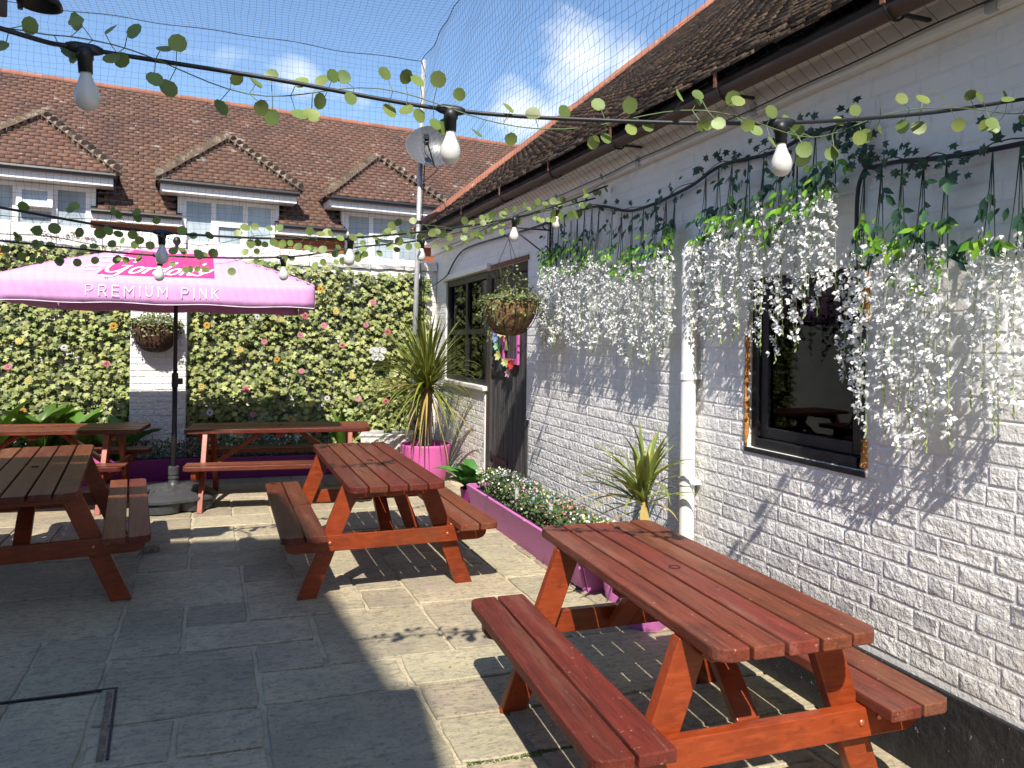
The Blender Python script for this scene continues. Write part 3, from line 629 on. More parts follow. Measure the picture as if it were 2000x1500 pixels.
# rear slope so the ridge has a back
mb = MB(); bk = (BV-BN)*s45
mb.add([rfp(-9.1,RT,-.03), rfp(10.6,RT,-.03), rfp(10.6,RT,-.03)+bk*4.2, rfp(-9.1,RT,-.03)+bk*4.2], [(0,1,2,3)]); mb.build('rear_roof', M['rtile'], bld)
for di, c in enumerate(DC):
    x0, x1 = c-DW, c+DW
    d = MB().box((x0, .05, 2.75), (x0+.06, .9, 4.06), BM).box((x1-.06, .05, 2.75), (x1, .9, 4.06), BM).box((x0+.06, .05, 4.0), (x1-.06, .9, 4.06), BM).build('dormer', M['timber'], bld)
    d['label'] = ['left dormer with an open top light', 'middle dormer', 'right dormer'][di]
    bbox('dormer_cheek_trim', (x0-.07, -.03, 3.66), (x0-.001, .06, 4.03), M['upvc'], d); bbox('dormer_cheek_trim', (x1+.001, -.03, 3.66), (x1+.07, .06, 4.03), M['upvc'], d)
    mb = MB().box((c-1.08, -.32, 4.04), (c+1.08, -.28, 4.19), BM).box((c-1.08, -.279, 4.04), (c+1.08, .05, 4.065), BM); mb.build('fascia', M['upvc'], d)
    for sgn in (-1, 1): MB().box((c+sgn*1.08-.02 if sgn < 0 else c+1.06, -.278, 4.066), (c+sgn*1.08 if sgn > 0 else c-1.06, .75, 4.19), BM).build('side_fascia', M['upvc'], d)
    MB().tube([bp(c-1.12,-.37,4.20), bp(c+1.12,-.37,4.20)], .045, 8).build('dormer_gutter', M['black'], d)
    # frames: three lights, middle one with a top-hung vent
    fr = MB(); zb, zt = 2.76, 4.03
    for (a, b) in ((x0+.002, x0+.07), (c-.30, c-.22), (c+.22, c+.30), (x1-.07, x1-.002)): fr.box((a, -.02, zb), (b, .048, zt), BM)
    for (a, b) in ((x0+.07, c-.30), (c-.22, c+.22), (c+.30, x1-.07)): fr.box((a, -.018, zt-.07), (b, .047, zt), BM)
    fr.box((c-.22, -.018, 3.60), (c+.22, .047, 3.68), BM)
    fr.build('window_frame', M['upvc'], d)
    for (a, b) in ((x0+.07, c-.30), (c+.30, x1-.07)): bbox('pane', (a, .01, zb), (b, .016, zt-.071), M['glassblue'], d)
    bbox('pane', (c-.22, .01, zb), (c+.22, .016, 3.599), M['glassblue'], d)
    if di == 0:
        q = BM @ Matrix.Translation((c, -.03, zt-.07)) @ Matrix.Rotation(rad(-16), 4, 'X')
        MB().box((-.24,-.03,-.33),(-.17,.02,0),q).box((.17,-.03,-.33),(.24,.02,0),q).box((-.17,-.03,-.33),(.17,.02,-.27),q).box((-.17,-.03,-.06),(.17,.02,0),q).build('open_vent', M['upvc'], d)
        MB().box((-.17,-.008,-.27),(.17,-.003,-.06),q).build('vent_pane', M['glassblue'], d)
    else:
        fr = MB().box((c-.235,-.036,zb),(c-.18,-.019,3.62),BM).box((c+.18,-.036,zb),(c+.235,-.019,3.62),BM).box((c-.18,-.036,3.565),(c+.18,-.019,3.62),BM); fr.build('casement', M['upvc'], d)
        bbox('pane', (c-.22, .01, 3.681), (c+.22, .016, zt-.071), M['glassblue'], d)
    bbox('blind', (x0+.065, .04, 3.18 if di != 1 else 3.0), (x1-.065, .046, 3.99), M['roomgrey'], d)
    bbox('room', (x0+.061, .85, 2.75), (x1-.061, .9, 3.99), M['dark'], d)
    # hipped dormer roof
    A, Bq, ap, rd = bp(c-1.14,-.36,4.215), bp(c+1.14,-.36,4.215), bp(c,.62,5.22), bp(c,1.5,5.22)
    Ab, Bb = bp(c-1.14,.42,4.215), bp(c+1.14,.42,4.215)
    MB().add([A,Bq,ap,rd,Ab,Bb], [(0,1,2),(0,2,3,4),(1,5,3,2),(0,4,5,1)]).build('hip_roof', M['timber'], d)
    fv = ((ap-(A+Bq)/2)); H_ = fv.length; fv.normalize(); fn = BU.cross(fv).normalized(); rows = []
    for k in range(int(H_/.1)):
        t = k*.1; hw = 1.14*(1-t/H_); s = -1.2+(.0825 if k % 2 else 0)
        while s < 1.2:
            if abs(s) < hw+.02: rows.append(((A+Bq)/2 + BU*s + fv*(t+rnd(-.006,.006)) + fn*.015, BU, fv, fn))
            s += .166
    T = np.array([tile_T(p, a, b, n_, rnd(-.03,.02), rnd(-.012,.012), rnd(0,.002), .98) for (p, a, b, n_) in rows])
    scatter('dormer_tiles', TV, TF, T, M['rtile'], d, tint=RNG.random(len(T)))
    for sgn, e0, back in ((-1, A, Ab), (1, Bq, Bb)):
        sv = (rd-back); sn = (back-e0).cross(ap-e0)*(1 if sgn < 0 else -1); sn.normalize(); sv2 = (ap-e0) - (back-e0).normalized()*((ap-e0).dot((back-e0).normalized())); SH = sv2.length; sv2.normalize(); al = BV
        rows = []
        for k in range(int(SH/.1)):
            t = k*.1; v0 = -.36+t/SH*.98; v1 = .42+t/SH*1.08; v = v0
            while v < v1:
                rows.append((bp(c+sgn*1.14,0,4.215)+BV*v+sv2*t-BV*0 + (-sn if sn.z < 0 else sn)*.015, al*(1 if sgn > 0 else -1), sv2, (-sn if sn.z < 0 else sn))); v += .166
        T = np.array([tile_T(p, a, b, n_, rnd(-.03,.02), 0, 0, .98) for (p, a, b, n_) in rows]); scatter('dormer_side_tiles', TV, TF, T, M['rtile'], d, tint=RNG.random(len(T)))
        e = ap-e0; nn = 12
        hipm = M['bonnet']
        for k in range(nn):
            p0 = e0+e*(k/nn); p1 = e0+e*((k+1.25)/nn)
            MB().tube([p0+BN*(.085+rnd(-.01,.01)), p0.lerp(p1,.5)+BN*.05, p1-BN*.01], [.105,.085,.035], 8).build('hip_tile', hipm, d, True, auto=50)
    MB().tube([ap+BN*.0-BV*.05, ap+BN*.05, rd+BN*.03], [.09,.10,.09], 8).build('dormer_ridge', M['bonnet'], d, True)
MB().tube(spline([rfp(3.62,2.30,.05), rfp(3.62,1.95,.06), rfp(3.60,1.7,.10)],5)+[bp(3.55,.45,4.95), bp(3.45,.15,4.72), bp(3.28,-.2,4.42)], .022, 6).build('lead_pipe', M['galv'], bld, True)

# ================================================================ PUB BUILDING BEHIND THE CAMERA (throws the shade on the near floor)
def cast(gx, gy, H_): return Vector((gx, gy, 0)) - Vector((SUN.x, SUN.y, 0))*H_
rot8 = rad(-8.0); e1 = Vector((math.cos(rot8), math.sin(rot8), 0)); e2 = Vector((-math.sin(rot8), math.cos(rot8), 0))
pub = thing('pub_house', tuple(cast(.40,6.42,9.4)), 'tall rendered pub house standing behind the viewer', 'building')
e2m = Vector((-.10, .995, 0)); e2b = Vector((.09, .996, 0))
def block(nm, c, w, dpt, H_, mt, e2):
    a = c; b = c-e1*w; q = [a, b, b-e2*dpt, a-e2*dpt]
    V = [(p.x,p.y,0) for p in q] + [(p.x,p.y,H_) for p in q]
    return MB().add(V, [(3,2,1,0),(4,5,6,7),(0,1,5,4),(1,2,6,5),(2,3,7,6),(3,0,4,7)]).build(nm, mt, pub)
block('main_block', cast(.40,6.42,9.4), 11, 7, 9.4, M['building'], e2m)
block('side_bay', cast(.82,3.50,7.2), 1.2, 6, 7.2, M['building'], e2b)
# ================================================================ PICNIC TABLES
def rplank(x0, x1, y0, y1, z0, z1, r=(0,0,0,0)):
    """outline with rounded corners (order: x0y0, x1y0, x1y1, x0y1)"""
    P = []
    for (cx_, cy_, rr, a0) in ((x0,y0,r[0],180),(x1,y0,r[1],270),(x1,y1,r[2],0),(x0,y1,r[3],90)):
        if rr <= 0: P.append((cx_, cy_)); continue
        ox = cx_+rr if cx_ == x0 else cx_-rr; oy = cy_+rr if cy_ == y0 else cy_-rr
        for k in range(6): q = rad(a0+k*18); P.append((ox+rr*math.cos(q), oy+rr*math.sin(q)))
    return MB().prism(P, lambda p, t: (p[0], p[1], t), z0, z1)
def picnic(loc, rz, L, W, label, bo=.69, hole=True, leg_in=.30, top=.75, foot=.60):
    t = thing('picnic_table', loc, label, 'picnic table', 'stained picnic tables on the patio', rz)
    n = 5; gp = .013; pw = (W-gp*(n-1))/n
    for k in range(n):
        x0 = -W/2+k*(pw+gp); e = rnd(-.006,.006); r = (.055 if k == 0 else 0, .055 if k == n-1 else 0, .055 if k == n-1 else 0, .055 if k == 0 else 0)
        o = rplank(x0, x0+pw, -L/2+e, L/2+e, top-.042, top+rnd(-.001,.001), r).build('top_plank', M['woodtop'], t, keep=False, bevel=.005)
    for s in (-1, 1):
        for k in range(2):
            bw = .126; a = bo-(k+1)*bw-k*.013; b = a+bw
            x0, x1 = (a, b) if s > 0 else (-b, -a)
            rr = .05 if k == 0 else 0; r = (0, rr, rr, 0) if s > 0 else (rr, 0, 0, rr)
            rplank(x0, x1, -L/2+.06+rnd(-.005,.005), L/2-.06, .410, .452, r).build('bench_plank', M['woodtop'], t, keep=False, bevel=.005)
    yl = L/2-leg_in
    for e in (-1, 1):
        for s in (-1, 1):
            w = .105
            P = [(s*foot, 0), (s*(foot-w*1.12), 0), (s*(.205-w*.2), top-.044), (s*(.205+w*.95), top-.044)]
            if s > 0: P = P[::-1]
            y0 = e*yl
            lg = MB().prism(P, lambda p, q: (p[0], q, p[1]), y0-.024, y0+.024); lg.build('leg', M['woodframe'], t, keep=False, bevel=.004)
        yb0, yb1 = (e*(yl+.024)+e*.001, e*(yl+.068)); a, b = min(yb0, yb1), max(yb0, yb1)
        P = [(-bo+.03,.408),(-bo+.03,.345),(-bo+.05,.318),(-bo+.085,.306),(bo-.085,.306),(bo-.05,.318),(bo-.03,.345),(bo-.03,.408)]
        cb = MB().prism(P, lambda p, q: (p[0], q, p[1]), a, b).build('cross_beam', M['woodframe'], t, keep=False, bevel=.004)
        P = [(-W/2+.05,top-.044),(-W/2+.05,top-.085),(-W/2+.085,top-.115),(W/2-.085,top-.115),(W/2-.05,top-.085),(W/2-.05,top-.044)]
        MB().prism(P, lambda p, q: (p[0], q, p[1]), a, b).build('top_cleat', M['woodframe'], t, keep=False, bevel=.004)
        for s in (-1, 1):
            for k in (0, 1):
                xb = s*(.385+k*.075); mb = MB(); Mx = Matrix.Translation((xb, e*(yl+.068), .36+k*.012)) @ Matrix.Rotation(rad(90 if e < 0 else -90), 4, 'X')
                mb.lathe([(.013,0),(.012,.004),(.007,.008)], n=8, M=Mx); o = mb.build('bolt', M['bolt'], cb, True, keep=False)
        # diagonal brace from the cross beam up to the top
        y1 = e*.13; yy0 = e*(yl-.028)
        MB().prism([(-.045,0),(.045,0),(.045,1),(-.045,1)], lambda p, q: (p[0], (yy0+(y1-yy0)*p[1])+q*.0, (.33+(top-.05-.33)*p[1])+q), 0, .05).build('brace', M['woodframe'], t, keep=False, bevel=.004)
    MB().box((-W/2+.04,-.035,top-.09),(W/2-.04,.035,top-.044)).build('centre_cleat', M['woodframe'], t, keep=False, bevel=.004)
    if hole: MB().lathe([(.024,0),(.024,.003),(.018,.003),(.018,-.02)], c=(0,0,top-.0006), n=14, capb=False).build('parasol_hole', M['holeblack'], t, keep=False)
    return t
picnic((1.64,2.60,0), rad(-1.6), 1.53, .60, 'nearest picnic table at lower right in full sun beside the white brick wall', bo=.665, leg_in=.24, foot=.565)
picnic((.885,5.58,0), rad(1.6), 1.98, .615, 'picnic table in the middle of the patio, half in sun, beside the purple trough', bo=.69, leg_in=.30, foot=.58)
picnic((-1.34,5.88,0), rad(7.3), 2.15, .62, 'shaded picnic table cut off by the left edge, in front of the parasol', bo=.70, leg_in=.34, foot=.60)
picnic((-1.86,8.38,0), rad(90-5), 1.86, .62, 'picnic table at far left against the ivy, left of the brick pier', bo=.70, leg_in=.28)
picnic((.36,8.06,0), rad(90-5.5), 1.78, .62, 'picnic table against the ivy right of the parasol pole', bo=.70, leg_in=.20)

# ================================================================ PARASOL
UX, UY, UA, KY = -.635, 7.88, 1.205, .86
ZC, ZE, VAL = 2.50, 2.125, .205
umb = thing('parasol', (UX, UY, 0), 'square pink parasol with white lettering on a black pole', 'parasol')
def can_z(x, y):
    t = max(abs(x), abs(y))/UA; q = 1-abs(abs(x)-abs(y))/(UA*max(t,.02))      # 1 on a rib
    return ZC - (ZC-ZE)*(.35*t+.65*t**1.75) - .030*math.sin(math.pi*min(t,1))*(1-max(0,q))
N_ = 28
def canopy_mesh():
    V, F = [], []
    g_ = [(-1+2*i/N_) for i in range(N_+1)]
    for j in g_:
        for i in g_: V.append((UX+i*UA, UY+j*UA*KY, can_z(i*UA, j*UA)))
    for j in range(N_):
        for i in range(N_): a = j*(N_+1)+i; F.append((a, a+1, a+N_+2, a+N_+1))
    # valance: hangs from the edge, bellies slightly
    def edge(k, s):
        t = -1+2*k/N_
        return [(t,-1),(1,t),(-t,1),(-1,-t)][s]
    for s in range(4):
        b0 = len(V)
        for r in range(5):
            for k in range(N_+1):
                i, j = edge(k, s); x, y = i*UA, j*UA; z = can_z(x, y) - VAL*r/4
                o = .002+.008*math.sin(math.pi*r/4) + .006*math.sin(k*1.1+s)*r/4; nx_, ny_ = [(0,-1),(1,0),(0,1),(-1,0)][s]
                if r == 4: z += .006*math.sin(k*.8+s*2)
                V.append((UX+x+nx_*o, UY+y*KY+ny_*o, z))
        for r in range(4):
            for k in range(N_): a = b0+r*(N_+1)+k; F.append((a+1, a, a+N_+1, a+N_+2))
    return V, F
V_, F_ = canopy_mesh()
co = MB().add(V_, F_).build('canopy', M['canopy'], umb, True)
sm = co.modifiers.new('thick', 'SOLIDIFY'); sm.thickness = .002
co.data.set_sharp_from_angle(angle=rad(35))
mb = MB()
for s in range(4):
    P = []
    for k in range(N_+1):
        t = -1+2*k/N_; i, j = [(t,-1),(1,t),(-t,1),(-1,-t)][s]; nx_, ny_ = [(0,-1),(1,0),(0,1),(-1,0)][s]
        P.append((UX+i*UA+nx_*.006, UY+j*UA*KY+ny_*.006, can_z(i*UA, j*UA)-VAL+.006*math.sin(k*.8+s*2)))
    mb.tube(P, .0035, 5)
mb.build('hem', M['print'], co)
for s in ((1,1),(1,-1),(-1,1),(-1,-1)):
    MB().tube([(UX+s[0]*UA*k/14, UY+s[1]*UA*KY*k/14, can_z(UA*k/14, UA*k/14)+.001) for k in range(15)], .0035, 5).build('seam', M['canopy'], co)
def front(u, w):            # u along the front edge in metres from centre, w = distance down the slope 0 (ridge) .. UA ; > UA runs down the valance
    if w <= UA: return Vector((UX+u, UY-w*KY, can_z(u, -w)+.0035))
    d = w-UA; return Vector((UX+u, UY-UA*KY-.016+.001*math.sin(d*9), can_z(u, -UA)-d))
# hot pink panel
mb = MB(); V, F = [], []; NU, NW = 16, 16; W0, W1 = .33, 1.135
for a in range(NU+1):
    for b in range(NW+1):
        w = W0+(W1-W0)*b/NW; k = b/NW
        ul = -.31+(-.44+.31)*k*0 ; u0 = -.33-.19*k; u1 = .335+.045*k
        u0 = max(u0, -w+.01); u1 = min(u1, w-.01)
        V.append(front(u0+(u1-u0)*a/NU, w))
for a in range(NU):
    for b in range(NW): q = a*(NW+1)+b; F.append((q, q+1, q+NW+2, q+NW+1))
mb.add(V, F).build('pink_panel', M['hotpink'], co, True)
def ribbon(mb, P, wfn, mapf):
    P = [Vector((p[0], p[1], 0)) for p in P]; V = []
    for i, p in enumerate(P):
        t = P[min(i+1,len(P)-1)]-P[max(i-1,0)]; t = t.normalized() if t.length > 0 else Vector((1,0,0)); nn = Vector((-t.y, t.x, 0)); w = wfn(i/(len(P)-1), t)
        V += [mapf(p+nn*w), mapf(p-nn*w)]
    mb.add(V, [(2*i, 2*i+1, 2*i+3, 2*i+2) for i in range(len(P)-1)])
# script word (stroke outlines drawn by hand) on the slope
SC = .094
def mapS(p):
    x = p.x+.42*p.y; v = front(-.53+x*SC, 1.085-p.y*SC*2.1); return v+Vector((0,-.001,.0025))
G = [[(1.95,1.55),(2.0,1.95),(1.55,2.2),(.95,1.9),(.5,1.2),(.5,.5),(.9,.05),(1.45,.15),(1.85,.65),(1.95,1.05)], [(1.35,1.0),(2.2,1.08)], [(1.95,1.05),(1.85,.3),(1.7,-.35),(1.2,-.55),(.6,-.35)],
 [(3.0,.95),(2.7,.85),(2.5,.5),(2.6,.12),(2.9,.02),(3.2,.3),(3.25,.7),(3.0,.95),(3.25,.85),(3.6,.9)],
 [(3.75,.98),(3.72,.5),(3.66,.0)], [(3.70,.45),(3.92,.82),(4.25,.95)],
 [(5.15,.75),(4.9,.95),(4.6,.75),(4.45,.38),(4.6,.05),(4.9,.1),(5.12,.5)], [(5.35,2.05),(5.22,1.2),(5.1,.35),(5.2,.03),(5.5,.2)],
 [(6.1,.95),(5.8,.85),(5.6,.5),(5.7,.12),(6.0,.02),(6.3,.3),(6.35,.7),(6.1,.95),(6.35,.85),(6.65,.9)],
 [(6.8,.98),(6.78,.5),(6.72,.0)], [(6.75,.4),(7.0,.85),(7.3,.97),(7.42,.7),(7.34,.2),(7.5,.02),(7.75,.2)], [(7.95,2.0),(7.85,1.6)],
 [(8.45,.85),(8.2,.98),(8.0,.78),(8.2,.5),(8.4,.25),(8.2,.0),(7.85,.08)], [(8.4,.25),(8.9,.6),(9.1,1.0)]]
mb = MB()
for P in G: ribbon(mb, spline([(a, b, 0) for a, b in P], 7), lambda t, d: .055+.085*abs(d.y), mapS)
mb.build('script_lettering', M['print'], co)
mb = MB()
for P in ([(1.4,2.2),(.6,2.35),(-.6,2.2),(-1.2,1.8),(-.8,1.5),(.1,1.4)], [(.1,.75),(-.9,.7),(-1.4,.45),(-.9,.2),(-.1,.35)]): ribbon(mb, spline([(a, b, 0) for a, b in P], 7), lambda t, d: .06, mapS)
mb.build('script_swash', M['print'], co)
LET = {'P':[[(0,0),(0,1),(.42,1),(.58,.9),(.62,.73),(.56,.55),(.4,.46),(0,.46)]], 'R':[[(0,0),(0,1),(.42,1),(.58,.9),(.62,.73),(.56,.55),(.4,.46),(0,.46)],[(.36,.46),(.64,0)]], 'E':[[(.56,1),(0,1),(0,0),(.56,0)],[(0,.52),(.5,.52)]],
 'M':[[(0,0),(0,1),(.42,.4),(.84,1),(.84,0)]], 'I':[[(0,0),(0,1)]], 'U':[[(0,1),(0,.34),(.08,.1),(.3,0),(.52,.1),(.6,.34),(.6,1)]], 'N':[[(0,0),(0,1),(.64,0),(.64,1)]], 'K':[[(0,0),(0,1)],[(.6,1),(0,.42)],[(.17,.58),(.62,0)]], ' ':[]}
WID = {'P':.62,'R':.64,'E':.56,'M':.84,'I':0,'U':.6,'N':.64,'K':.62,' ':.25}
mb = MB(); LH = .083; x = -.585
for ch in 'PREMIUM PINK':
    for P in LET[ch]:
        for a, b in zip(P[:-1], P[1:]):
            dv = Vector((b[0]-a[0], b[1]-a[1], 0)); dv.normalize(); a2 = (a[0]-dv.x*.04, a[1]-dv.y*.04); b2 = (b[0]+dv.x*.04, b[1]+dv.y*.04)
            ribbon(mb, [(a2[0]+(b2[0]-a2[0])*k/4, a2[1]+(b2[1]-a2[1])*k/4) for k in range(5)], lambda t, d: .052, lambda p, x=x: front(x+p.x*LH*.95, UA+.145-p.y*LH)+Vector((0,-.002-.0003*p.x,0)))
    x += (WID[ch]*.98+.54)*LH
mb.build('capital_lettering', M['print'], co)
MB().tube([(UX,UY,.14),(UX,UY,1.25)], .024, 12).build('pole', M['black'], umb, True)
MB().tube([(UX,UY,1.22),(UX,UY,ZC+.02)], .019, 12).build('upper_pole', M['black'], umb, True)
MB().lathe([(.014,0),(.014,.03),(.032,.05),(.036,.075),(.026,.105),(.008,.115)], c=(UX,UY,ZC+.004), n=14).build('finial', M['black'], umb, True)
MB().tube([(UX,UY,1.16),(UX,UY,1.30)], .031, 10).box((UX,UY-.02,1.19),(UX+.07,UY+.02,1.25)).build('crank_box', M['black'], umb, bevel=.005)
for s in ((1,1),(1,-1),(-1,1),(-1,-1)):
    P = [(UX+s[0]*UA*k/8, UY+s[1]*UA*KY*k/8, can_z(UA*k/8, UA*k/8)-.018) for k in range(9)]
    MB().tube(P, .008, 6).build('rib', M['black'], umb)
    MB().tube([(UX+s[0]*.02,UY+s[1]*.02,2.12),(UX+s[0]*UA*.5,UY+s[1]*UA*KY*.5,can_z(UA*.5,UA*.5)-.03)], .007, 6).build('strut', M['black'], umb)
MB().lathe([(.04,2.09),(.04,2.15)], c=(UX,UY,0), n=12).build('runner', M['black'], umb)
ub = thing('umbrella_stand', (UX, UY, 0), 'moulded dark grey plastic parasol base on the flags', 'umbrella stand')
mb = MB(); nn = 40
def sq(q, r, e=3.4):
    c, s = math.cos(q), math.sin(q); return r/((abs(c)**e+abs(s)**e)**(1/e))
prof = [(.29,0),(.33,.012),(.35,.085),(.345,.10),(.372,.112),(.372,.135),(.35,.155),(.31,.18),(.21,.212),(.09,.228)]
for (r, z) in prof:
    for k in range(nn):
        q = 2*math.pi*k/nn; rr = sq(q, r); zz = z
        notch = max(0, 1-abs(((math.degrees(q)+45) % 90)-45)/12.0) if z < .095 else 0
        rr *= 1-.22*notch; mb.V.append((UX+rr*math.cos(q+.35), UY+rr*math.sin(q+.35), zz))
for i in range(len(prof)-1):
    for k in range(nn): k2 = (k+1) % nn; mb.F.append((i*nn+k, i*nn+k2, (i+1)*nn+k2, (i+1)*nn+k))
mb.F.append(tuple((len(prof)-1)*nn+k for k in range(nn)))
mb.build('base_body', M['umbbase'], ub, True, auto=45)
MB().lathe([(.062,.225),(.045,.26),(.043,.275),(.050,.28),(.050,.30),(.043,.305),(.043,.315),(.050,.32),(.050,.395),(.04,.40)], c=(UX,UY,0), n=20).build('base_tube', M['umbbase'], ub, True, auto=40)
for k in range(5): MB().box((UX-.21+k*.05,UY-.26+k*.012,.19),(UX-.195+k*.05,UY-.12+k*.012,.217)).build('base_ridge', M['umbbase'], ub, bevel=.003)

# ================================================================ IVY SCREENS WITH FLOWERS
IV = []
for (a, r) in ((90,.52),(62,.30),(35,.46),(8,.22),(-22,.40),(-58,.20),(-90,.22),(-122,.20),(-158,.40),(172,.22),(145,.46),(118,.30)): IV.append((r*math.cos(rad(a)), r*math.sin(rad(a)), -.10*(r/.5)**2*(1 if True else 0)))
ivy_v = [(0,-.06,.05)] + IV; ivy_f = [(0, i+1, (i+1) % len(IV)+1) for i in range(len(IV))]
ivy_me = np_mesh('ivy_leaf', ivy_v, [np.array(ivy_f)], M['ivy'], tint=np.full(len(ivy_v), .5))
def gerbera(nm, col, r, parent, pos, nrm):
    mb = MB(); n = 13
    for ring, (rr, lift) in enumerate(((1.0,.0),(.72,.16))):
        for k in range(n):
            q = 2*math.pi*(k+ring*.5)/n; c, s = math.cos(q), math.sin(q); w = .17*rr
            pts = [(.16*c,.16*s,.06), (.62*rr*c-w*s,.62*rr*s+w*c,.12+lift), (rr*c,rr*s,.03+lift*1.4), (.62*rr*c+w*s,.62*rr*s-w*c,.12+lift)]
            mb.add(pts, [(0,1,2,3)])
    T = basis(nrm, (0,0,1), r, pos, rnd(0,6))
    cen = {'white':'f_dark','rose':'f_dark','gold':'f_dark'}.get(col, 'f_'+col)
    o = mb.build('flower', M['f_'+col], parent, mtx=m4(T)); 
    c_ = MB().lathe([(.24,.06),(.2,.2),(.08,.26)], n=9).build('flower_centre', M[cen if col != 'pink' else 'f_rose'], o, True, keep=False)
    return o
def ivy_screen(x0, x1, ztop, label, nobj, flowers, holes=()):
    t = thing('ivy_screen', ((x0+x1)/2, 9.95, 0), label, 'ivy screen', 'artificial ivy screens on the garden wall')
    mb = MB(); x = x0+.03
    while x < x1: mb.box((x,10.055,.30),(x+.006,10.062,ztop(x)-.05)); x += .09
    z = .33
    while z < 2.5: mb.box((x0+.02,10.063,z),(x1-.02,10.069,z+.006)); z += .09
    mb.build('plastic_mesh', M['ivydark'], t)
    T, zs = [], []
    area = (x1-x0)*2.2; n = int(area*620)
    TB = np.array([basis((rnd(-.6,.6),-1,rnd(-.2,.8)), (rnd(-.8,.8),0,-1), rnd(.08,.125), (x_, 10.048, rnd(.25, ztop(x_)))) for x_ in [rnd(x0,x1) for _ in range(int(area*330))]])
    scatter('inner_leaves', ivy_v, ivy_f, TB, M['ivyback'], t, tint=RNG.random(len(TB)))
    for k in range(n):
        x = rnd(x0, x1); z = rnd(.22, ztop(x)+.02)
        lay_ = random.random()
        dens = .5+.5*math.sin(x*5.1+math.sin(z*3)*1.5)*math.sin(z*6.3+x*2.0)
        if lay_ > .55 and dens < .16: continue
        y = 10.05-.015-lay_*.135*(.55+.6*dens)
        nr = Vector((rnd(-.6,.6), -1, rnd(.1,1.5))); up = Vector((rnd(-.75,.75), 0, -1))
        T.append(basis(nr, up, rnd(.068,.118), (x, y, z), 0)); zs.append(y)
    T = np.array(T); order = np.argsort(zs); ob = order[:nobj*3:3]; rest = np.setdiff1d(order, ob)
    for i in ob: link('leaf', ivy_me, t, True, m4(T[i]))
    scatter('ivy_leaves', ivy_v, ivy_f, T[rest], M['ivy'], t, tint=RNG.random(len(rest)))
    for (px_, z_, col, r) in flowers: gerbera('flower', col, r, t, (px_, 9.862, z_), (rnd(-.25,.25), -1, rnd(0,.4)))
    return t
fl_l = [(-2.047,2.020,'pink'),(-1.780,1.938,'yellow'),(-1.464,1.765,'gold'),(-2.417,1.577,'yellow'),(-1.973,1.506,'white'),(-1.534,1.318,'rose'),(-2.523,1.280,'pink'),(-2.321,1.129,'yellow'),(-2.377,0.779,'gold'),(-2.607,2.580,'gold'),(-1.932,0.700,'palepink')]
fl_r = [(-0.243,2.005,'yellow'),(-0.446,1.798,'gold'),(-0.064,1.501,'yellow'),(-0.494,1.039,'yellow'),(0.014,1.003,'rose'),(-0.397,0.724,'white'),(0.103,0.689,'pink'),(0.903,2.288,'gold'),(1.358,2.398,'white'),(0.141,1.913,'white'),(0.423,1.888,'yellow'),(0.717,1.940,'rose'),(0.955,1.821,'pink'),(1.107,2.003,'yellow'),(1.581,2.137,'pink'),(0.663,1.691,'pink'),(0.224,1.600,'pink'),(1.492,1.838,'pink'),(1.776,1.749,'rose'),(1.192,1.566,'rose'),(0.381,1.382,'gold'),(0.682,1.233,'pink'),(0.318,0.994,'yellow'),(1.322,1.166,'yellow'),(0.808,0.819,'yellow'),(1.006,0.882,'white'),(1.405,0.871,'palepink'),(1.769,0.832,'rose'),(0.559,0.628,'gold'),(2.005,1.075,'lemon'),(0.763,0.413,'white'),(-0.039,0.437,'yellow')]
conv = lambda L: [(a, b, c, rnd(.042,.052)) for (a, b, c) in L]
ivy_screen(-3.4, -1.30, lambda x: 2.68-.02*(x+2), 'ivy screen dotted with flowers left of the brick pier', 110, conv(fl_l))
ivy_screen(-.66, 2.36, lambda x: 2.64-.045*(x+.6)+.03*math.sin(x*7), 'wide ivy screen dotted with flowers between the brick pier and the outbuilding', 190, conv(fl_r))
# white lace butterfly on the screen
bx_, bz_ = 1.644, 1.457; bt = thing('butterfly_ornament', (bx_, 9.82, bz_), 'white lace butterfly ornament pinned to the ivy left of the palm', 'ornament')
for s in (-1, 1):
    for (ax, az, r, sq_) in ((.05,.045,.062,.75),(.04,-.045,.045,.8)):
        mb = MB(); P = []
        for k in range(15): q = 2*math.pi*k/14; P.append((bx_+s*(ax+r*math.cos(q)), 9.83-.02*abs(math.cos(q)), bz_+az+r*sq_*math.sin(q)))
        mb.tube(P, .006, 5, cap=False)
        for k in range(0, 14, 2): mb.add([(bx_+s*.01,9.83,bz_), P[k], P[k+1], P[k+2]], [(0,1,2,3)])
        for k in range(6): q = rnd(0,6.28); rr = rnd(.2,.8)*r; mb.lathe([(.012,0),(.012,.004)], c=(bx_+s*(ax+rr*math.cos(q)), 9.822, bz_+az+rr*sq_*math.sin(q)), n=6)
        mb.build('wing', M['petal'], bt)
MB().tube([(bx_,9.825,bz_-.07),(bx_,9.82,bz_+.06)], .010, 6).tube([(bx_,9.82,bz_+.06),(bx_+.03,9.81,bz_+.13)], .003, 4).tube([(bx_,9.82,bz_+.06),(bx_-.03,9.81,bz_+.13)], .003, 4).build('body', M['petal'], bt)

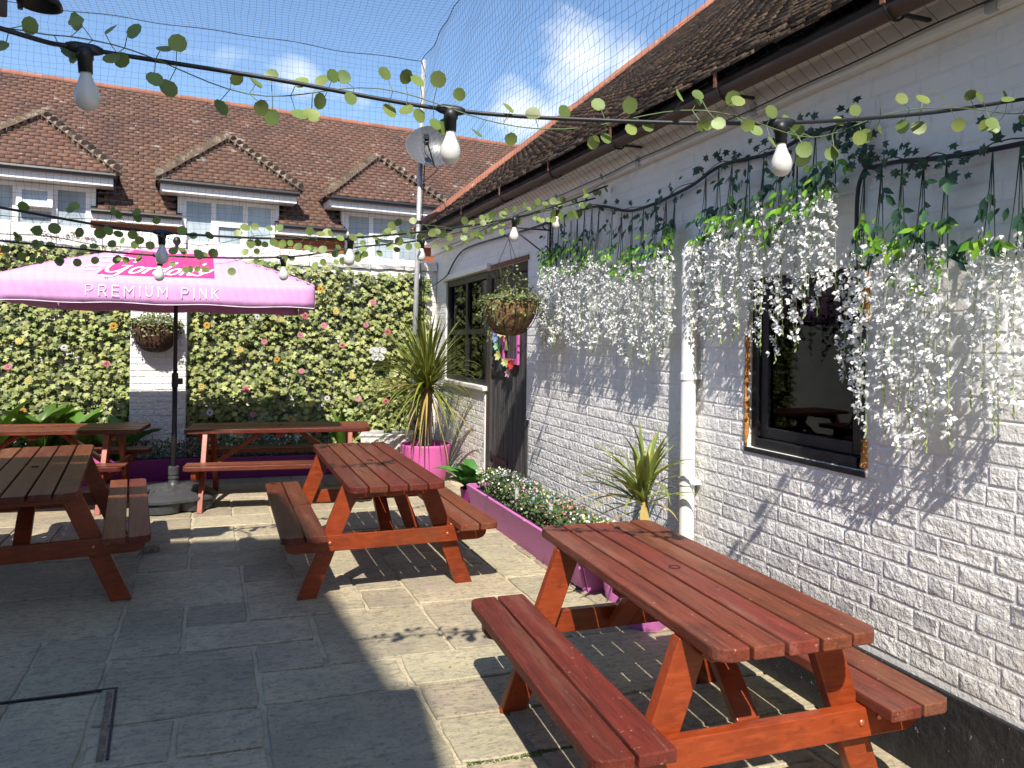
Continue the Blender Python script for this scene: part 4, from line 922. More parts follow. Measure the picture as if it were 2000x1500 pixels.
# ================================================================ POLE, DISH, NET
pt, pb = Vector((2.157,9.6,5.32)), Vector((2.052,9.6,0))
pol = thing('steel_pole', tuple(pb), 'tall galvanised pole in the back corner holding the net and dish', 'pole')
MB().tube([pb, pt], .033, 12).build('pole_tube', M['galv'], pol, True)
for t in (.32, .545, .60, .78): c = pb.lerp(pt, t); MB().tube([c-Vector((0,0,.02)), c+Vector((0,0,.02))], .040, 12).build('pole_clamp', M['black'], pol)
MB().tube(spline([pb.lerp(pt,.77)+Vector((.05,-.04,0)), pb.lerp(pt,.70)+Vector((.045,-.03,0)), pb.lerp(pt,.6)+Vector((.04,-.03,0)), pb.lerp(pt,.47)+Vector((.045,-.03,0)), pb.lerp(pt,.44)+Vector((.12,.0,0)), (2.4,9.62,2.42), (2.46,9.3,2.52)],5), .007, 5).build('pole_cable', M['cable'], pol, True)
dn = Vector((-.20,-.93,.33)).normalized(); dc = Vector((2.26,9.46,4.13))
dish = thing('satellite_dish', tuple(dc), 'grey satellite dish on the galvanised pole', 'satellite dish')
Md = Matrix.Translation(dc) @ m4(basis(dn, (0,0,1), 1.0, (0,0,0)))
prof = [(.345*k/9, .085*((k/9)**2)) for k in range(10)] 
MB().lathe(prof+[(.352,.083),(.345,.070)]+[(.345*k/9, .085*((k/9)**2)-.012) for k in range(8,0,-1)], n=36, M=Md, sy=.86, capb=False, capt=False).build('dish_bowl', M['dish'], dish, True, auto=40)
lnb = Md @ Vector((-.09,-.06,.30)); MB().tube([Md @ Vector((.02,-.30,.07)), lnb], .011, 6).build('lnb_arm', M['black'], dish)
MB().tube([lnb, lnb-dn*.08], .035, 8).box(tuple(lnb+Vector((-.03,-.03,0))), tuple(lnb+Vector((.03,.03,.06)))).build('lnb', M['black'], dish)
MB().tube(spline([lnb, lnb+Vector((-.02,.02,-.14)), Md @ Vector((.0,-.27,.10)), Md @ Vector((.05,-.33,.02)), Vector((2.16,9.56,3.72))],5), .005, 5).build('dish_cable', M['cable'], dish)
MB().tube([dc-dn*.01, Vector((2.134,9.59,4.16))], .03, 8).build('dish_mount', M['galv'], dish)
def net_lines(P, r):
    """P: list of (K,3) polylines -> three-sided twine"""
    V, F, b = [], [], 0
    for p in P:
        p = np.asarray(p); K = len(p); t = np.gradient(p, axis=0); t /= np.linalg.norm(t, axis=1)[:,None]+1e-9
        a = np.cross(t, [.31,.52,.79]); a /= np.linalg.norm(a, axis=1)[:,None]; c = np.cross(t, a)
        ring = np.stack([p + r*(a*math.cos(q)+c*math.sin(q)) for q in (0,2.094,4.189)], 1); V.append(ring.reshape(-1,3))
        i = np.arange(K-1)[:,None]*3+b
        for k in range(3): k2 = (k+1) % 3; F.append(np.concatenate([i+k, i+k2, i+3+k2, i+3+k], 1))
        b += 3*K
    return np.concatenate(V), np.concatenate(F)
def net_sheet(fn, nu, nv, ku, kv, r, nm, parent):
    P = []
    for i in range(nu+1):
        P.append([fn(i/nu, k/kv) for k in range(kv+1)])
    for j in range(nv+1):
        P.append([fn(k/ku, j/nv) for k in range(ku+1)])
    V, F = net_lines(P, r); link(nm, np_mesh(nm, V, F, M['net']), parent)
nett = thing('bird_net', (2.157,9.6,2.7), 'fine dark bird netting stretched over the courtyard from the corner pole', 'net')
wob = lambda a, b, s: .014*math.sin(a*37+b*11+s)+.010*math.sin(a*91-b*53+s*2)
X0 = -6.5
def Nb(u, v): x = X0+(2.15-X0)*u; z0 = 2.62; zt = 5.31-.006*math.sin(u*30); return (x+wob(u,v,1), 9.6+.05*math.sin(u*9)*math.sin(v*3.1)-.55*(1-u)*0, z0+(zt-z0)*v+wob(v,u,2)-.05*math.sin(math.pi*min(1,u))*v*math.sin(u*14)*.3)
def Nc(u, v): x = X0+(2.15-X0)*u; y = -1.5+11.1*v; return (x+wob(u,v,3), y+wob(v,u,4), 5.31-.20*math.sin(math.pi*u)*math.sin(math.pi*v)+wob(u,v,5)*.4)
def Nr(u, v): y = -1.5+11.1*u; z = 2.86+(5.31-2.86)*v; return (2.425+(2.13-2.425)*min(1,v*9)**.9+wob(u,v,6)*min(1,v*5), y+wob(v,u,7), z+wob(u,v,8)*(.3+.7*v))
net_sheet(Nb, 116, 36, 60, 18, .0012, 'net_rear', nett)
net_sheet(Nc, 116, 148, 44, 56, .0012, 'net_ceiling', nett)
net_sheet(Nr, 148, 33, 70, 17, .0012, 'net_side', nett)
MB().tube([Nb(k/60,1) for k in range(61)], .005, 5).build('net_rope', M['net'], nett); MB().tube([Nr(k/60,1) for k in range(61)], .005, 5).build('net_rope', M['net'], nett); MB().tube([Nr(k/90,0) for k in range(91)], .004, 5).build('net_rope', M['net'], nett)
for y_ in (1.9, 3.2, 4.4, 5.8, 7.2, 8.6): MB().box((2.44,y_-.02,2.83),(2.463,y_+.02,2.895)).build('net_clip', M['galv'], nett)
# ================================================================ FESTOON LIGHTS AND LEAF GARLANDS
RL_V = [(0,-.15,-.10)] + [(math.sin(rad(a))*r, math.cos(rad(a))*r, .05*math.sin(rad(a*2))) for a, r in ((0,1.0),(40,1.0),(80,.98),(120,.97),(155,.96),(180,.84),(205,.96),(240,.97),(280,.98),(320,1.0))]
RL_F = [(0, k+1, (k+1) % 10+1) for k in range(10)]
round_me = np_mesh('round_leaf', RL_V, [np.array(RL_F)[:, ::-1]], M['euca'])
def festoon(pts, lamps, label, glabel, nleaf, ls, spread, seed):
    P = spline(pts, 10)
    t = thing('festoon_light', tuple(P[len(P)//2]), label, 'string light', 'festoon lights across the courtyard')
    MB().tube(P, .0062, 7).build('cable', M['cable'], t, True)
    for (x, y, z) in lamps:
        q = min(P, key=lambda p: (p-Vector((x,y,z))).length); i = P.index(q); tg = (P[min(i+1,len(P)-1)]-P[max(i-1,0)]).normalized(); dn_ = Vector((rnd(-.06,.06), rnd(-.06,.06), -1)).normalized()
        hd = MB().tube([q-tg*.042, q-tg*.03, q-tg*.02, q+tg*.02, q+tg*.03, q+tg*.042], [.008,.013,.015,.015,.013,.008], 8).tube([q, q+dn_*.026, q+dn_*.028, q+dn_*.062], [.021,.021,.018,.017], 10).build('lamp_holder', M['black'], t, True)
        c = q+dn_*.060; prof = [(.0135,0),(.0145,.012),(.019,.026),(.0255,.040),(.0300,.056),(.0305,.068),(.027,.082),(.019,.092),(.008,.0975)]
        Mx = Matrix.Translation(c) @ m4(basis(dn_, (0,1,0), 1.0, (0,0,0)))
        MB().lathe(prof, n=16, M=Mx).build('bulb', M['bulb'], t, True)
    gl = thing('leaf_garland', tuple(P[len(P)//2]), glabel, 'garland', 'round leaf garlands wound on the festoon lights')
    rs = random.Random(seed); S = []
    ph = rs.random()*6; L = len(P); dist = [0]
    for a, b in zip(P[:-1], P[1:]): dist.append(dist[-1]+(b-a).length)
    for i, p in enumerate(P):
        w = spread*(.55+.6*math.sin(dist[i]*2.3+ph)**2); q = dist[i]*7.5+ph
        S.append(p+Vector((0, math.cos(q)*w*.6, math.sin(q)*w-.25*spread*abs(math.sin(dist[i]*1.7+ph)))))
    MB().tube(S, .0017, 5).build('stem', M['stem'], gl, True)
    mb = MB(); D = dist[-1]; x = rs.uniform(0,.05); k = 0
    while x < D and k < nleaf:
        i = max(j for j in range(L) if dist[j] <= x); i2 = min(i+1, L-1); f = 0 if i2 == i else (x-dist[i])/(dist[i2]-dist[i]); p = S[i].lerp(S[i2], f)
        tg = (S[i2]-S[max(i-1,0)]).normalized()
        for s in (-1, 1):
            if rs.random() < .12: continue
            dirn = (Vector((0,0,1))*s*rs.uniform(.5,1.1) + Vector((0,1,0))*rs.uniform(-.8,.8) + tg*rs.uniform(-.6,.6)).normalized(); pe = p+dirn*ls*rs.uniform(.6,1.1)
            mb.tube([p, pe], .0013, 3); r = ls*rs.uniform(.46,.62)
            nr = Vector((rs.uniform(-.7,.7), -1+rs.uniform(-.3,.5), rs.uniform(-.6,.8)))
            T = basis(nr, dirn, r, (0,0,0)); yv = Vector(T[:,1]); T[:,3] = pe+yv*.82
            link('leaf', round_me, gl, True, m4(T)); k += 1
        x += ls*rs.choice((.75,.95,1.15,1.4,1.7,2.5))
    mb.build('leaf_stalks', M['stem'], gl, kind='stuff')
festoon([(-1.2,1.75,2.42),(-.552,2.056,2.369),(-.396,2.16,2.382),(.045,2.161,2.366),(.557,2.116,2.325),(1.018,1.972,2.306),(1.48,1.807,2.307),(1.999,1.78,2.387),(2.46,1.778,2.49)],
  [(-.396,2.16,2.382),(.557,2.116,2.325),(1.48,1.807,2.307)], 'nearest festoon light string with three white bulbs across the top', 'nearest round leaf garland with large leaves across the sky', 140, .043, .042, 3)
festoon([(-1.9,3.4,2.28),(-.999,3.757,2.195),(-.397,4.072,2.168),(.552,4.263,2.222),(1.657,4.611,2.465),(2.46,4.858,2.79)],
  [(-.397,4.072,2.168),(.552,4.263,2.222),(1.657,4.611,2.465)], 'middle festoon light string sagging above the parasol', 'leaf garland on the middle festoon string', 180, .046, .042, 5)
festoon([(-2.1,4.7,2.22),(-1.309,4.93,2.178),(-.501,5.065,2.150),(.232,5.228,2.195),(.735,5.26,2.295),(1.199,5.306,2.379),(2.0,5.16,2.60),(2.46,5.06,2.735)],
  [(-.501,5.065,2.150),(.232,5.228,2.195),(1.199,5.306,2.379),(2.2,5.15,2.66)], 'farthest festoon light string, the lowest one over the parasol', 'leaf garland on the farthest festoon string', 170, .046, .040, 9)

# ================================================================ WALL CABLE, IVY GARLAND, WHITE WISTERIA
XW = 2.462
cabP = spline([(XW,9.4,2.50),(XW,8.9,2.70),(XW,8.26,2.752),(XW,6.33,2.691),(XW,5.12,2.679),(XW,4.488,2.55),(XW,3.839,2.575),(XW,3.489,2.637),(XW,3.067,2.609),(XW,2.785,2.634),(XW,2.51,2.60),(XW,2.475,2.50),(XW,2.465,2.41),(XW,2.30,2.395),(XW,2.109,2.367),(XW,1.813,2.344),(XW,1.2,2.32)], 7)
cab = thing('wall_cable', (XW,5,2.6), 'black cable looping along the white wall above the white blossom', 'cable')
MB().tube(cabP, .010, 7).build('cable_run', M['cable'], cab, True)
MB().tube(spline([(XW+.004,2.46,2.415),(XW+.004,2.50,2.36),(XW+.004,2.515,2.28),(XW+.006,2.518,2.1),(XW+.006,2.505,1.99),(XW+.008,2.498,1.5),(XW+.01,2.497,1.2)],6), .009, 6).build('cable_drop', M['cable'], cab, True)
gi = thing('ivy_garland', (XW,3.4,2.6), 'dark ivy garland wound along the black cable on the white wall', 'garland')
dk_me = np_mesh('dark_ivy_leaf', ivy_v, [np.array(ivy_f)], M['ivygar'])
cc = [p for p in cabP if p.y < 5.2]; S = [p+Vector((-.02+.012*math.sin(i*1.3), 0, .018*math.cos(i*.9))) for i, p in enumerate(cc)]
MB().tube(S, .0025, 4).build('stem', M['stemdk'], gi)
for p in S:
    for k in range(2):
        q = p+Vector((rnd(-.045,0), rnd(-.07,.07), rnd(-.075,.075)))
        link('leaf', dk_me, gi, True, m4(basis((-1, rnd(-.9,.3), rnd(-.4,.7)), (rnd(-.4,.4), rnd(-.8,.8), rnd(-1,.6)), rnd(.04,.062), q)))
LF_V = [(0,0,0),(-.20,.28,.03),(-.21,.55,.04),(0,1,-.05),(.21,.55,.04),(.20,.28,.03),(0,.5,-.02)]; LF_F = [(0,6,1),(1,6,2),(2,6,3),(3,6,4),(4,6,5),(5,6,0)]
ldk = np_mesh('dark_leaflet', LF_V, [np.array(LF_F)], M['wisdark']); llm = np_mesh('lime_leaflet', LF_V, [np.array(LF_F)], M['wislime'])
BL_V = [(0,0,0),(-.55,.25,.25),(-.62,.75,.12),(-.08,.62,-.05),(.55,.25,.25),(.62,.75,.12),(.08,.62,-.05),(-.25,-.1,.55),(0,.35,.70),(.25,-.1,.55)]; BL_F = [(0,1,2,3),(0,6,5,4),(0,7,8,9)]
def cable_z(y): 
    q = min(cabP, key=lambda p: abs(p.y-y)+(0 if p.x == XW else 9)); return q.z
def wisteria(y, L, label, rich, off=0.0, dk=13, lm=9, lo=.42):
    zt = cable_z(y)-.01; x0 = XW-.022-off
    t = thing('wisteria_strand', (x0, y, zt), label, 'artificial wisteria', 'white artificial wisteria strands on the brick wall')
    ns = 3; mb = MB(); mg = MB(); tips = []
    for k in range(ns):
        sp = (k-1)*rnd(.03,.075)+rnd(-.015,.015); xo = rnd(-.055,-.005)
        P = spline([(x0,y,zt),(x0+xo*.3,y+sp*.35,zt-L*.25),(x0+xo,y+sp*.9,zt-L*.55),(x0+xo,y+sp*1.15,zt-L*rnd(.84,1.0))], 8); tips.append(P); h_ = int(len(P)*.5); mb.tube(P[:h_+1], .0022, 4); mg.tube(P[h_:], .0016, 4)
    mb.build('stems', M['stemdk'], t, kind='stuff'); mg.build('raceme_stems', M['petalgreen'], t, kind='stuff')
    def sprig(p, n, me, sz):
        ax = Vector((rnd(-.8,-.1), rnd(-1,1), rnd(-.7,-.1))).normalized()
        for i in range(n):
            b = p+ax*sz*(.3+i*.42); d = (ax + Vector((rnd(-.3,.1), (1 if i % 2 else -1)*rnd(.5,1.1), rnd(-1,.1)))).normalized() if i < n-1 else ax
            link('leaf', me, t, True, m4(basis((-1, rnd(-.6,.6), rnd(-.2,.8)), d, sz*rnd(.85,1.25), b)))
    c = 0
    while c < dk: P = random.choice(tips); sprig(P[int(len(P)*rnd(.10,.48))], 4, ldk, .054); c += 4
    c = 0
    while c < lm: P = random.choice(tips); sprig(P[int(len(P)*rnd(.26,.52))], 5, llm, .050); c += 4
    T = []; Tg = []
    for P in tips:
        n = int(44*rich*rnd(.8,1.2)); a0 = lo+rnd(-.04,.06)
        for k in range(n):
            f = a0+(1-a0)*(k/n)**1.0; p = P[min(len(P)-1, int(f*(len(P)-1)))].lerp(P[min(len(P)-1, int(f*(len(P)-1))+1)], rnd(0,1))
            r = (.050 if y > 3.3 else .037)*(1-.5*max(0,(f-.6)/.4)); q = p+Vector((rnd(-r*1.1,.004), rnd(-r,r), rnd(-.025,.02)))
            nr = Vector((-1+rnd(-.3,.9), rnd(-.9,.9), rnd(-.5,.8))); T.append(basis(nr, (rnd(-.8,.8), rnd(-1,1), rnd(-1,.5)), rnd(.019,.031), q))
        e = P[-1]
        for k in range(6): Tg.append(basis((-1,rnd(-1,1),0), (rnd(-.4,.4),rnd(-.6,.6),-1), rnd(.018,.03), e+Vector((0,0,-.012*k+.03))))
        for k in range(int(n*.22)):
            f = rnd(a0,1); p = P[int(f*(len(P)-1))]; Tg.append(basis((-1,rnd(-1,1),0), (rnd(-.4,.4),rnd(-1,1),-1), rnd(.015,.024), p+Vector((rnd(-.02,0),rnd(-.02,.02),0))))
    if T: scatter('blossom', BL_V, BL_F, np.array(T), M['petal'], t, tint=RNG.random(len(T)))
    if Tg: scatter('bud', [(0,0,0),(-.18,.5,0),(0,1,0),(.18,.5,0)], [(0,1,2,3)], np.array(Tg), M['petalgreen'], t)
ys = [5.93,5.82,5.70,5.58,5.45,5.33,5.20,5.07,4.95, 4.74,4.60,4.45,4.30,4.14,4.02,3.92, 3.60,3.48,3.36,3.22,3.10,2.98,2.86,2.74,2.62, 2.36,2.26,2.16,2.06, 1.88,1.78]
nleft = 0
ords = ['first','second','third','fourth','fifth','sixth','seventh','eighth','ninth','tenth']
for i, y in enumerate(ys):
    if y > 4.85: lab = '%s white wisteria strand to the right of the basket bracket' % ords[i]; L = 1.05+rnd(-.05,.07); rc = 1.45
    elif y > 3.8: lab = '%s white wisteria strand counting left from the drainpipe' % ords[15-i]; L = .98+rnd(-.05,.06); rc = 1.35
    elif y > 3.32: lab = ['white wisteria strand just right of the drainpipe','second white wisteria strand right of the drainpipe','white wisteria strand along the left frame of the dark window'][i-16]; L = .98; rc = 1.2
    elif y > 2.5: lab = 'white wisteria strand over the dark window, %s from its left side' % ords[i-19]; L = (.98,.86,1.02,.95,.85,.78)[i-19]; rc = 1.05
    elif y > 1.95: lab = '%s white wisteria strand right of the dark window' % ords[i-25]; L = 1.05+rnd(-.05,.10); rc = 1.15
    else: lab = ['white wisteria strand second from the right edge','white wisteria strand at the right edge'][i-29]; L = .95; rc = 1.05
    wisteria(y, L, lab, rc, dk=16, lm=10 if y < 2.5 else 17, lo=.48 if y > 3.8 else .42)

wisteria(2.45, .98, 'white wisteria strand along the right frame of the dark window', 1.2, dk=8, lm=8)

# ================================================================ DRAINPIPE, BRACKET, HANGING BASKETS
dp = thing('drainpipe', (2.44,3.745,0), 'white painted drainpipe running down the brick wall left of the dark window', 'drainpipe')
P = [(2.438,3.745,0),(2.438,3.745,2.17)] + [Vector((2.438+.06*(1-math.cos(a)), 3.745, 2.17+.07*math.sin(a))) for a in (0.3,.6,.9,1.2)] + [(2.51,3.745,2.26)]
MB().tube(P, .0445, 16).build('pipe', M['whitepaint'], dp, True, auto=50)
for z_ in (.85, 1.46, 2.02): MB().lathe([(.050,-.022),(.050,.022)], c=(2.438,3.745,z_), n=16).box((2.44,3.68,z_-.014),(2.492,3.81,z_+.014)).build('pipe_collar', M['whitepaint'], dp, bevel=.003)
BYk = 5.98; br = thing('basket_bracket', (2.48,BYk,2.33), 'black iron scroll bracket on the white wall holding the hanging basket', 'bracket')
def scroll(c, r, a0, a1, plane, n=12): return [Vector((c[0]+r*(1-.45*k/n)*math.cos(a0+(a1-a0)*k/n), c[1], c[2]+r*(1-.45*k/n)*math.sin(a0+(a1-a0)*k/n))) for k in range(n+1)]
MB().box((2.472,BYk-.012,2.28),(2.486,BYk+.012,2.735)).build('wall_bar', M['iron'], br)
MB().tube([(2.475,BYk,2.62),(2.09,BYk,2.62)] + scroll((2.09,BYk,2.575), .045, rad(90), rad(330), 0), .007, 6).build('arm', M['iron'], br, True)
MB().tube([(2.13,BYk,2.615),(2.42,BYk,2.42)] + scroll((2.43,BYk,2.455), .04, rad(250), rad(450), 0), .007, 6).build('stay', M['iron'], br, True)
MB().tube(scroll((2.44,BYk,2.66), .035, rad(-90), rad(-330), 0), .006, 6).build('scroll', M['iron'], br, True)
SMALL_V = [(0,0,0),(-.32,.5,.06),(0,1,-.06),(.32,.5,.06)]; SMALL_F = [(0,3,2),(0,2,1)]
def basket(c, r, depth, half, label, liner, seed, hang):
    t = thing('hanging_basket' if hang else 'wall_basket', (c[0], c[1], c[2]-depth), label, 'hanging basket', 'planted coir baskets')
    n = 9; prof = [(r*math.sin(math.pi/2*(k+.6)/(n+.6))**.85, -depth*(math.cos(math.pi/2*(k+.6)/(n+.6)))) for k in range(n+1)]
    mb = MB().lathe([(p[0]-.008+rnd(-.004,.004), p[1]) for p in prof], c=c, n=30, capt=False, sy=1 if not half else .9)
    mb.V = [(x+rnd(-.006,.006), y+rnd(-.006,.006), z+rnd(-.006,.006)) for (x, y, z) in mb.V]
    if half: mb.V = [(x, min(y, c[1]+.10), z) for (x, y, z) in mb.V]
    mb.build('coir_liner', liner, t, True)
    mb = MB(); nr_ = 14
    for k in range(nr_):
        q = 2*math.pi*k/nr_+.1
        P = [(c[0]+(p[0]+.004)*math.cos(q), min(c[1]+(p[0]+.004)*math.sin(q)*(.9 if half else 1), c[1]+.104 if half else 99), c[2]+p[1]) for p in prof]; mb.tube(P, .0032, 4)
    mb.build('basket_ribs', M['iron'], t)
    for (pp, rr) in ((prof[-1], .005), (prof[3], .003)):
        MB().tube([(c[0]+(pp[0]+.004)*math.cos(2*math.pi*k/32), min(c[1]+(pp[0]+.004)*math.sin(2*math.pi*k/32)*(.9 if half else 1), c[1]+.106 if half else 99), c[2]+pp[1]) for k in range(33)], rr, 5, cap=False).build('rim_wire', M['iron'], t)
    MB().lathe([(.001,-.05),(r*.9,-.045)], c=c, n=20, capb=False, capt=False, sy=1 if not half else .5).build('soil', M['soil'], t)
    rs = random.Random(seed); T = []
    for k in range(1300 if hang else 1500):
        q = rs.uniform(0,6.283); rr = r*math.sqrt(rs.random())*1.08; hgt = (.30 if hang else .30)*math.exp(-((rr*math.cos(q)-.05*(1 if hang else 0))**2+(rr*math.sin(q))**2)/(r*.55)**2)
        z = c[2]-.02+rs.uniform(0,1)**1.2*(.05+hgt)
        if rs.random() < .20: rr = r*rs.uniform(1.0,1.14); z = c[2]-rs.random()**2*.16
        p = (c[0]+rr*math.cos(q), c[1]+rr*math.sin(q)*(.9 if half else 1), z)
        if half and p[1] > c[1]+.09: continue
        T.append(basis((math.cos(q)*rs.uniform(0,1)+rs.uniform(-.6,.6), math.sin(q)*rs.uniform(0,1)+rs.uniform(-.6,.6), rs.uniform(.1,1)), (rs.uniform(-1,1), rs.uniform(-1,1), rs.uniform(-.8,.8)), rs.uniform(.020,.036) if hang else rs.uniform(.024,.046), p))
    scatter('foliage', SMALL_V, SMALL_F, np.array(T), M['grnA'], t, tint=RNG.random(len(T)))
    if hang:
        T = []
        for (q, L) in ((3.6,.36),(3.9,.22),(5.9,.25),(2.9,.18),(.2,.12)):
            for k in range(int(L*150)): f = k/(L*150); p = (c[0]+(r*1.06+.03*math.sin(f*5))*math.cos(q)+rnd(-.02,.02), c[1]+r*1.06*math.sin(q)+rnd(-.02,.02), c[2]-f*L); T.append(basis((math.cos(q)+rnd(-.5,.5), math.sin(q), rnd(0,.6)), (rnd(-1,1), rnd(-1,1), -1), rnd(.02,.034), p))
        scatter('trailing_ivy', SMALL_V, SMALL_F, np.array(T), M['grnA'], t, tint=RNG.random(len(T)))
        mb = MB()
        for k in range(26): q = rnd(0,6.28); b = Vector((c[0]-.06+rnd(-.05,.05), c[1]+rnd(-.05,.05), c[2])); mb.tube(spline([b, b+Vector((rnd(-.03,.03),rnd(-.03,.03),.12)), b+Vector((rnd(-.09,.09),rnd(-.09,.09),rnd(.2,.30)))],3), .0012, 3)
        mb.build('grass_blades', M['grnA'], t)
        hk = Vector((2.10, BYk, 2.53)); mb = MB()
        for k in range(3): q = 2*math.pi*k/3+.4; mb.tube([(c[0]+r*math.cos(q), c[1]+r*math.sin(q), c[2]), hk], .0026, 4)
        mb.build('chains', M['iron'], t)
        MB().tube([hk+Vector((0,0,-.01)), hk+Vector((.012,0,.02)), hk+Vector((0,0,.045)), hk+Vector((-.012,0,.03))], .004, 5).build('hook', M['iron'], t)
    return t
basket((2.115,BYk,2.0), .245, .30, False, 'round coir hanging basket of ivy on the iron bracket by the door', M['coir'], 4, True)
basket((-1.0,9.755,1.80), .27, .335, True, 'brown half round basket with ferny plants mounted on the brick pier', M['coirdk'], 8, False)

# ================================================================ PINK FRAME AND PAPER FLOWERS ON THE DOOR
pf = thing('door_ornament', (2.52,7.08,1.42), 'pink wooden frame hanging on the dark door under the basket', 'frame')
fx = 2.512
for (a, b) in (((fx-.012,6.82,1.42),(fx+.012,6.87,1.90)), ((fx-.012,7.24,1.42),(fx+.012,7.29,1.90)), ((fx-.011,6.87,1.42),(fx+.011,7.24,1.475)), ((fx-.011,6.87,1.845),(fx+.011,7.24,1.90))): MB().box(a, b).build('frame_side', M['pinkpot'], pf, bevel=.004)
pg = thing('paper_flower_garland', (2.49,7.1,1.4), 'string of bright paper flowers hung over the pink frame', 'garland')
seq = [('red',7.47,1.86),('magenta',7.44,1.80),('purple',7.43,1.745),('blue',7.42,1.69),('green',7.40,1.60),('lemon',7.33,1.50),('lemon',7.14,1.44),('green',7.05,1.43),('orange',6.98,1.435),('red',6.93,1.42),('palepink',7.02,1.33),('orange',7.10,1.87),('lemon',7.20,1.82),('yellow',7.25,1.74),('orange',7.05,1.82),('lemon',7.12,1.74)]
for (c, y, z) in seq:
    mb = MB(); n = 6
    for k in range(n):
        q = 2*math.pi*k/n; s_, co_ = math.sin(q), math.cos(q); w = .45
        mb.add([(0,0,.1),(.55*co_-w*s_,.55*s_+w*co_,.25),(1.0*co_,1.0*s_,.45),(.55*co_+w*s_,.55*s_-w*co_,.25)], [(0,1,2,3)])
    mb.build('paper_flower', M['f_'+c], pg, mtx=m4(basis((-1,-.35,.1), (rnd(-.2,.2),rnd(-1,1),1), rnd(.045,.062), (2.485,y,z))))
mb = MB(); mb.tube(spline([(2.492,s[1],s[2]) for s in seq[:11]],4), .002, 4).build('thread', M['f_green'], pg)
for k in range(4): MB().add([(2.488,7.12+k*.012,1.78),(2.488,7.135+k*.012,1.78),(2.484,7.16-k*.03,1.56),(2.484,7.145-k*.03,1.56)], [(0,1,2,3)]).build('ribbon', M['f_lemon'], pg)

# ================================================================ PALMS IN PINK POTS
def blade_mesh(nm, L, w, el, droop, mt, segs=9):
    V, F = [], []; p = Vector((0,.01,0)); a = rad(el); ds = L/segs
    for i in range(segs+1):
        f = i/segs; ww = w*(.55+1.4*f if f < .3 else (1-((f-.3)/.7)**1.6)*.97+.03) ; d = Vector((0, math.cos(a), math.sin(a))); nr = Vector((0,-math.sin(a), math.cos(a)))
        V += [p+Vector((-ww/2,0,0))+nr*ww*.18, p, p+Vector((ww/2,0,0))+nr*ww*.18]
        p = p+d*ds; a -= rad(droop)*(f**1.3)*2/segs*1.2
    for i in range(segs):
        b = i*3; F += [(b,b+1,b+4,b+3),(b+1,b+2,b+5,b+4)]
    return MB().add(V, F).mesh(nm, mt, True)
def cordyline(c, n, L, w, mA, label, pot, trunk_h, seed, wallx, els, ndry=0):
    rs = random.Random(seed); px_, py_ = pot['c']
    t = thing('palm_plant', (px_, py_, pot['h']-.06), label, 'palm')
    P = spline([(px_,py_,pot['h']-.07),((px_+c[0])/2+.01,(py_+c[1])/2,(pot['h']+c[2])/2),c],5)
    MB().tube(P, [pot['tr']*(1.25-.35*i/len(P))+rs.uniform(-.005,.005) for i in range(len(P))], 10).build('trunk', M['trunk'], t, True)
    cache = {}
    for k in range(n):
        e = rs.choice(els); dr_ = rs.choice((35,60,90)) if e < 62 else rs.choice((15,30,50)); key = (e, dr_)
        if key not in cache: cache[key] = blade_mesh('blade', 1.0, w/L, e, dr_, mA)
        q = rs.uniform(0,2*math.pi); d = Vector((-math.sin(q), math.cos(q)))
        s = L*rs.uniform(.72,1.08)*(1.0 if e < 62 else .95)
        reach = s*math.cos(rad(min(e,80)))*.95
        if e > -90 and d.x*reach > wallx-c[0]-.05: s *= max(.35, (wallx-c[0]-.05)/(d.x*reach))
        if d.y*reach > 9.72-c[1]: s *= max(.4, (9.72-c[1])/(d.y*reach))
        T = Matrix.Translation((c[0]+rs.uniform(-.015,.015), c[1]+rs.uniform(-.015,.015), c[2]+rs.uniform(-.10,.05))) @ Matrix.Rotation(q, 4, 'Z') @ Matrix.Rotation(rs.uniform(-.12,.12), 4, 'Y') @ Matrix.Diagonal((s,s,s,1))
        link('blade', cache[key], t, True, T)
    for k in range(ndry):
        me = cache.setdefault(('dry', k % 3), blade_mesh('dry_blade', 1.0, w/L*.8, (12,-20,-60)[k % 3], (55,60,25)[k % 3], M['blade_dry'])); q = rs.uniform(.6,4.2)
        s = L*rs.uniform(.7,1.05); T = Matrix.Translation((c[0],c[1],c[2]-rs.uniform(.03,.12))) @ Matrix.Rotation(q, 4, 'Z') @ Matrix.Diagonal((s,s,s,1)); link('dry_blade', me, t, True, T)
    return t
def pot(c, r, h, label, mt, rb=.78):
    t = thing('plant_pot', (c[0], c[1], 0), label, 'plant pot', 'pink painted plant pots')
    MB().lathe([(r*rb*.97,0),(r*rb,.01),(r*(rb+.12),h*.45),(r*.99,h*.93),(r,h*.985),(r*.985,h),(r*.93,h),(r*.91,h*.975),(r*.88,h*.80)], c=(c[0],c[1],0), n=36, capt=False).build('pot_shell', mt, t, True, auto=50)
    MB().lathe([(.002,h*.84),(r*.89,h*.83)], c=(c[0],c[1],0), n=24, capb=False, capt=False).build('pot_soil', M['soil'], t)
    return t
pot((2.03,8.66), .30, .43, 'big round bright pink pot holding the mop headed palm in the corner', M['pinkpot'])
cordyline((2.04,8.64,1.14), 330, 1.0, .029, M['cordA'], 'mop headed palm with narrow drooping leaves in the back corner', dict(c=(2.03,8.66), h=.43, tr=.055), .7, 5, 2.47, (84,76,68,62,56,52,46,42,36,30,24,18,10,2,-8,-20,-35), 26)
pot((2.24,3.86), .165, .27, 'small purple pink pot under the nearest table by the wall', M['purple'])
cordyline((2.22,3.86,.78), 52, .47, .042, M['cordB'], 'spiky variegated palm on a thin stem beside the drainpipe', dict(c=(2.24,3.86), h=.27, tr=.016), .5, 12, 2.47, (84,74,66,58,50,42,34,26,15), 12)

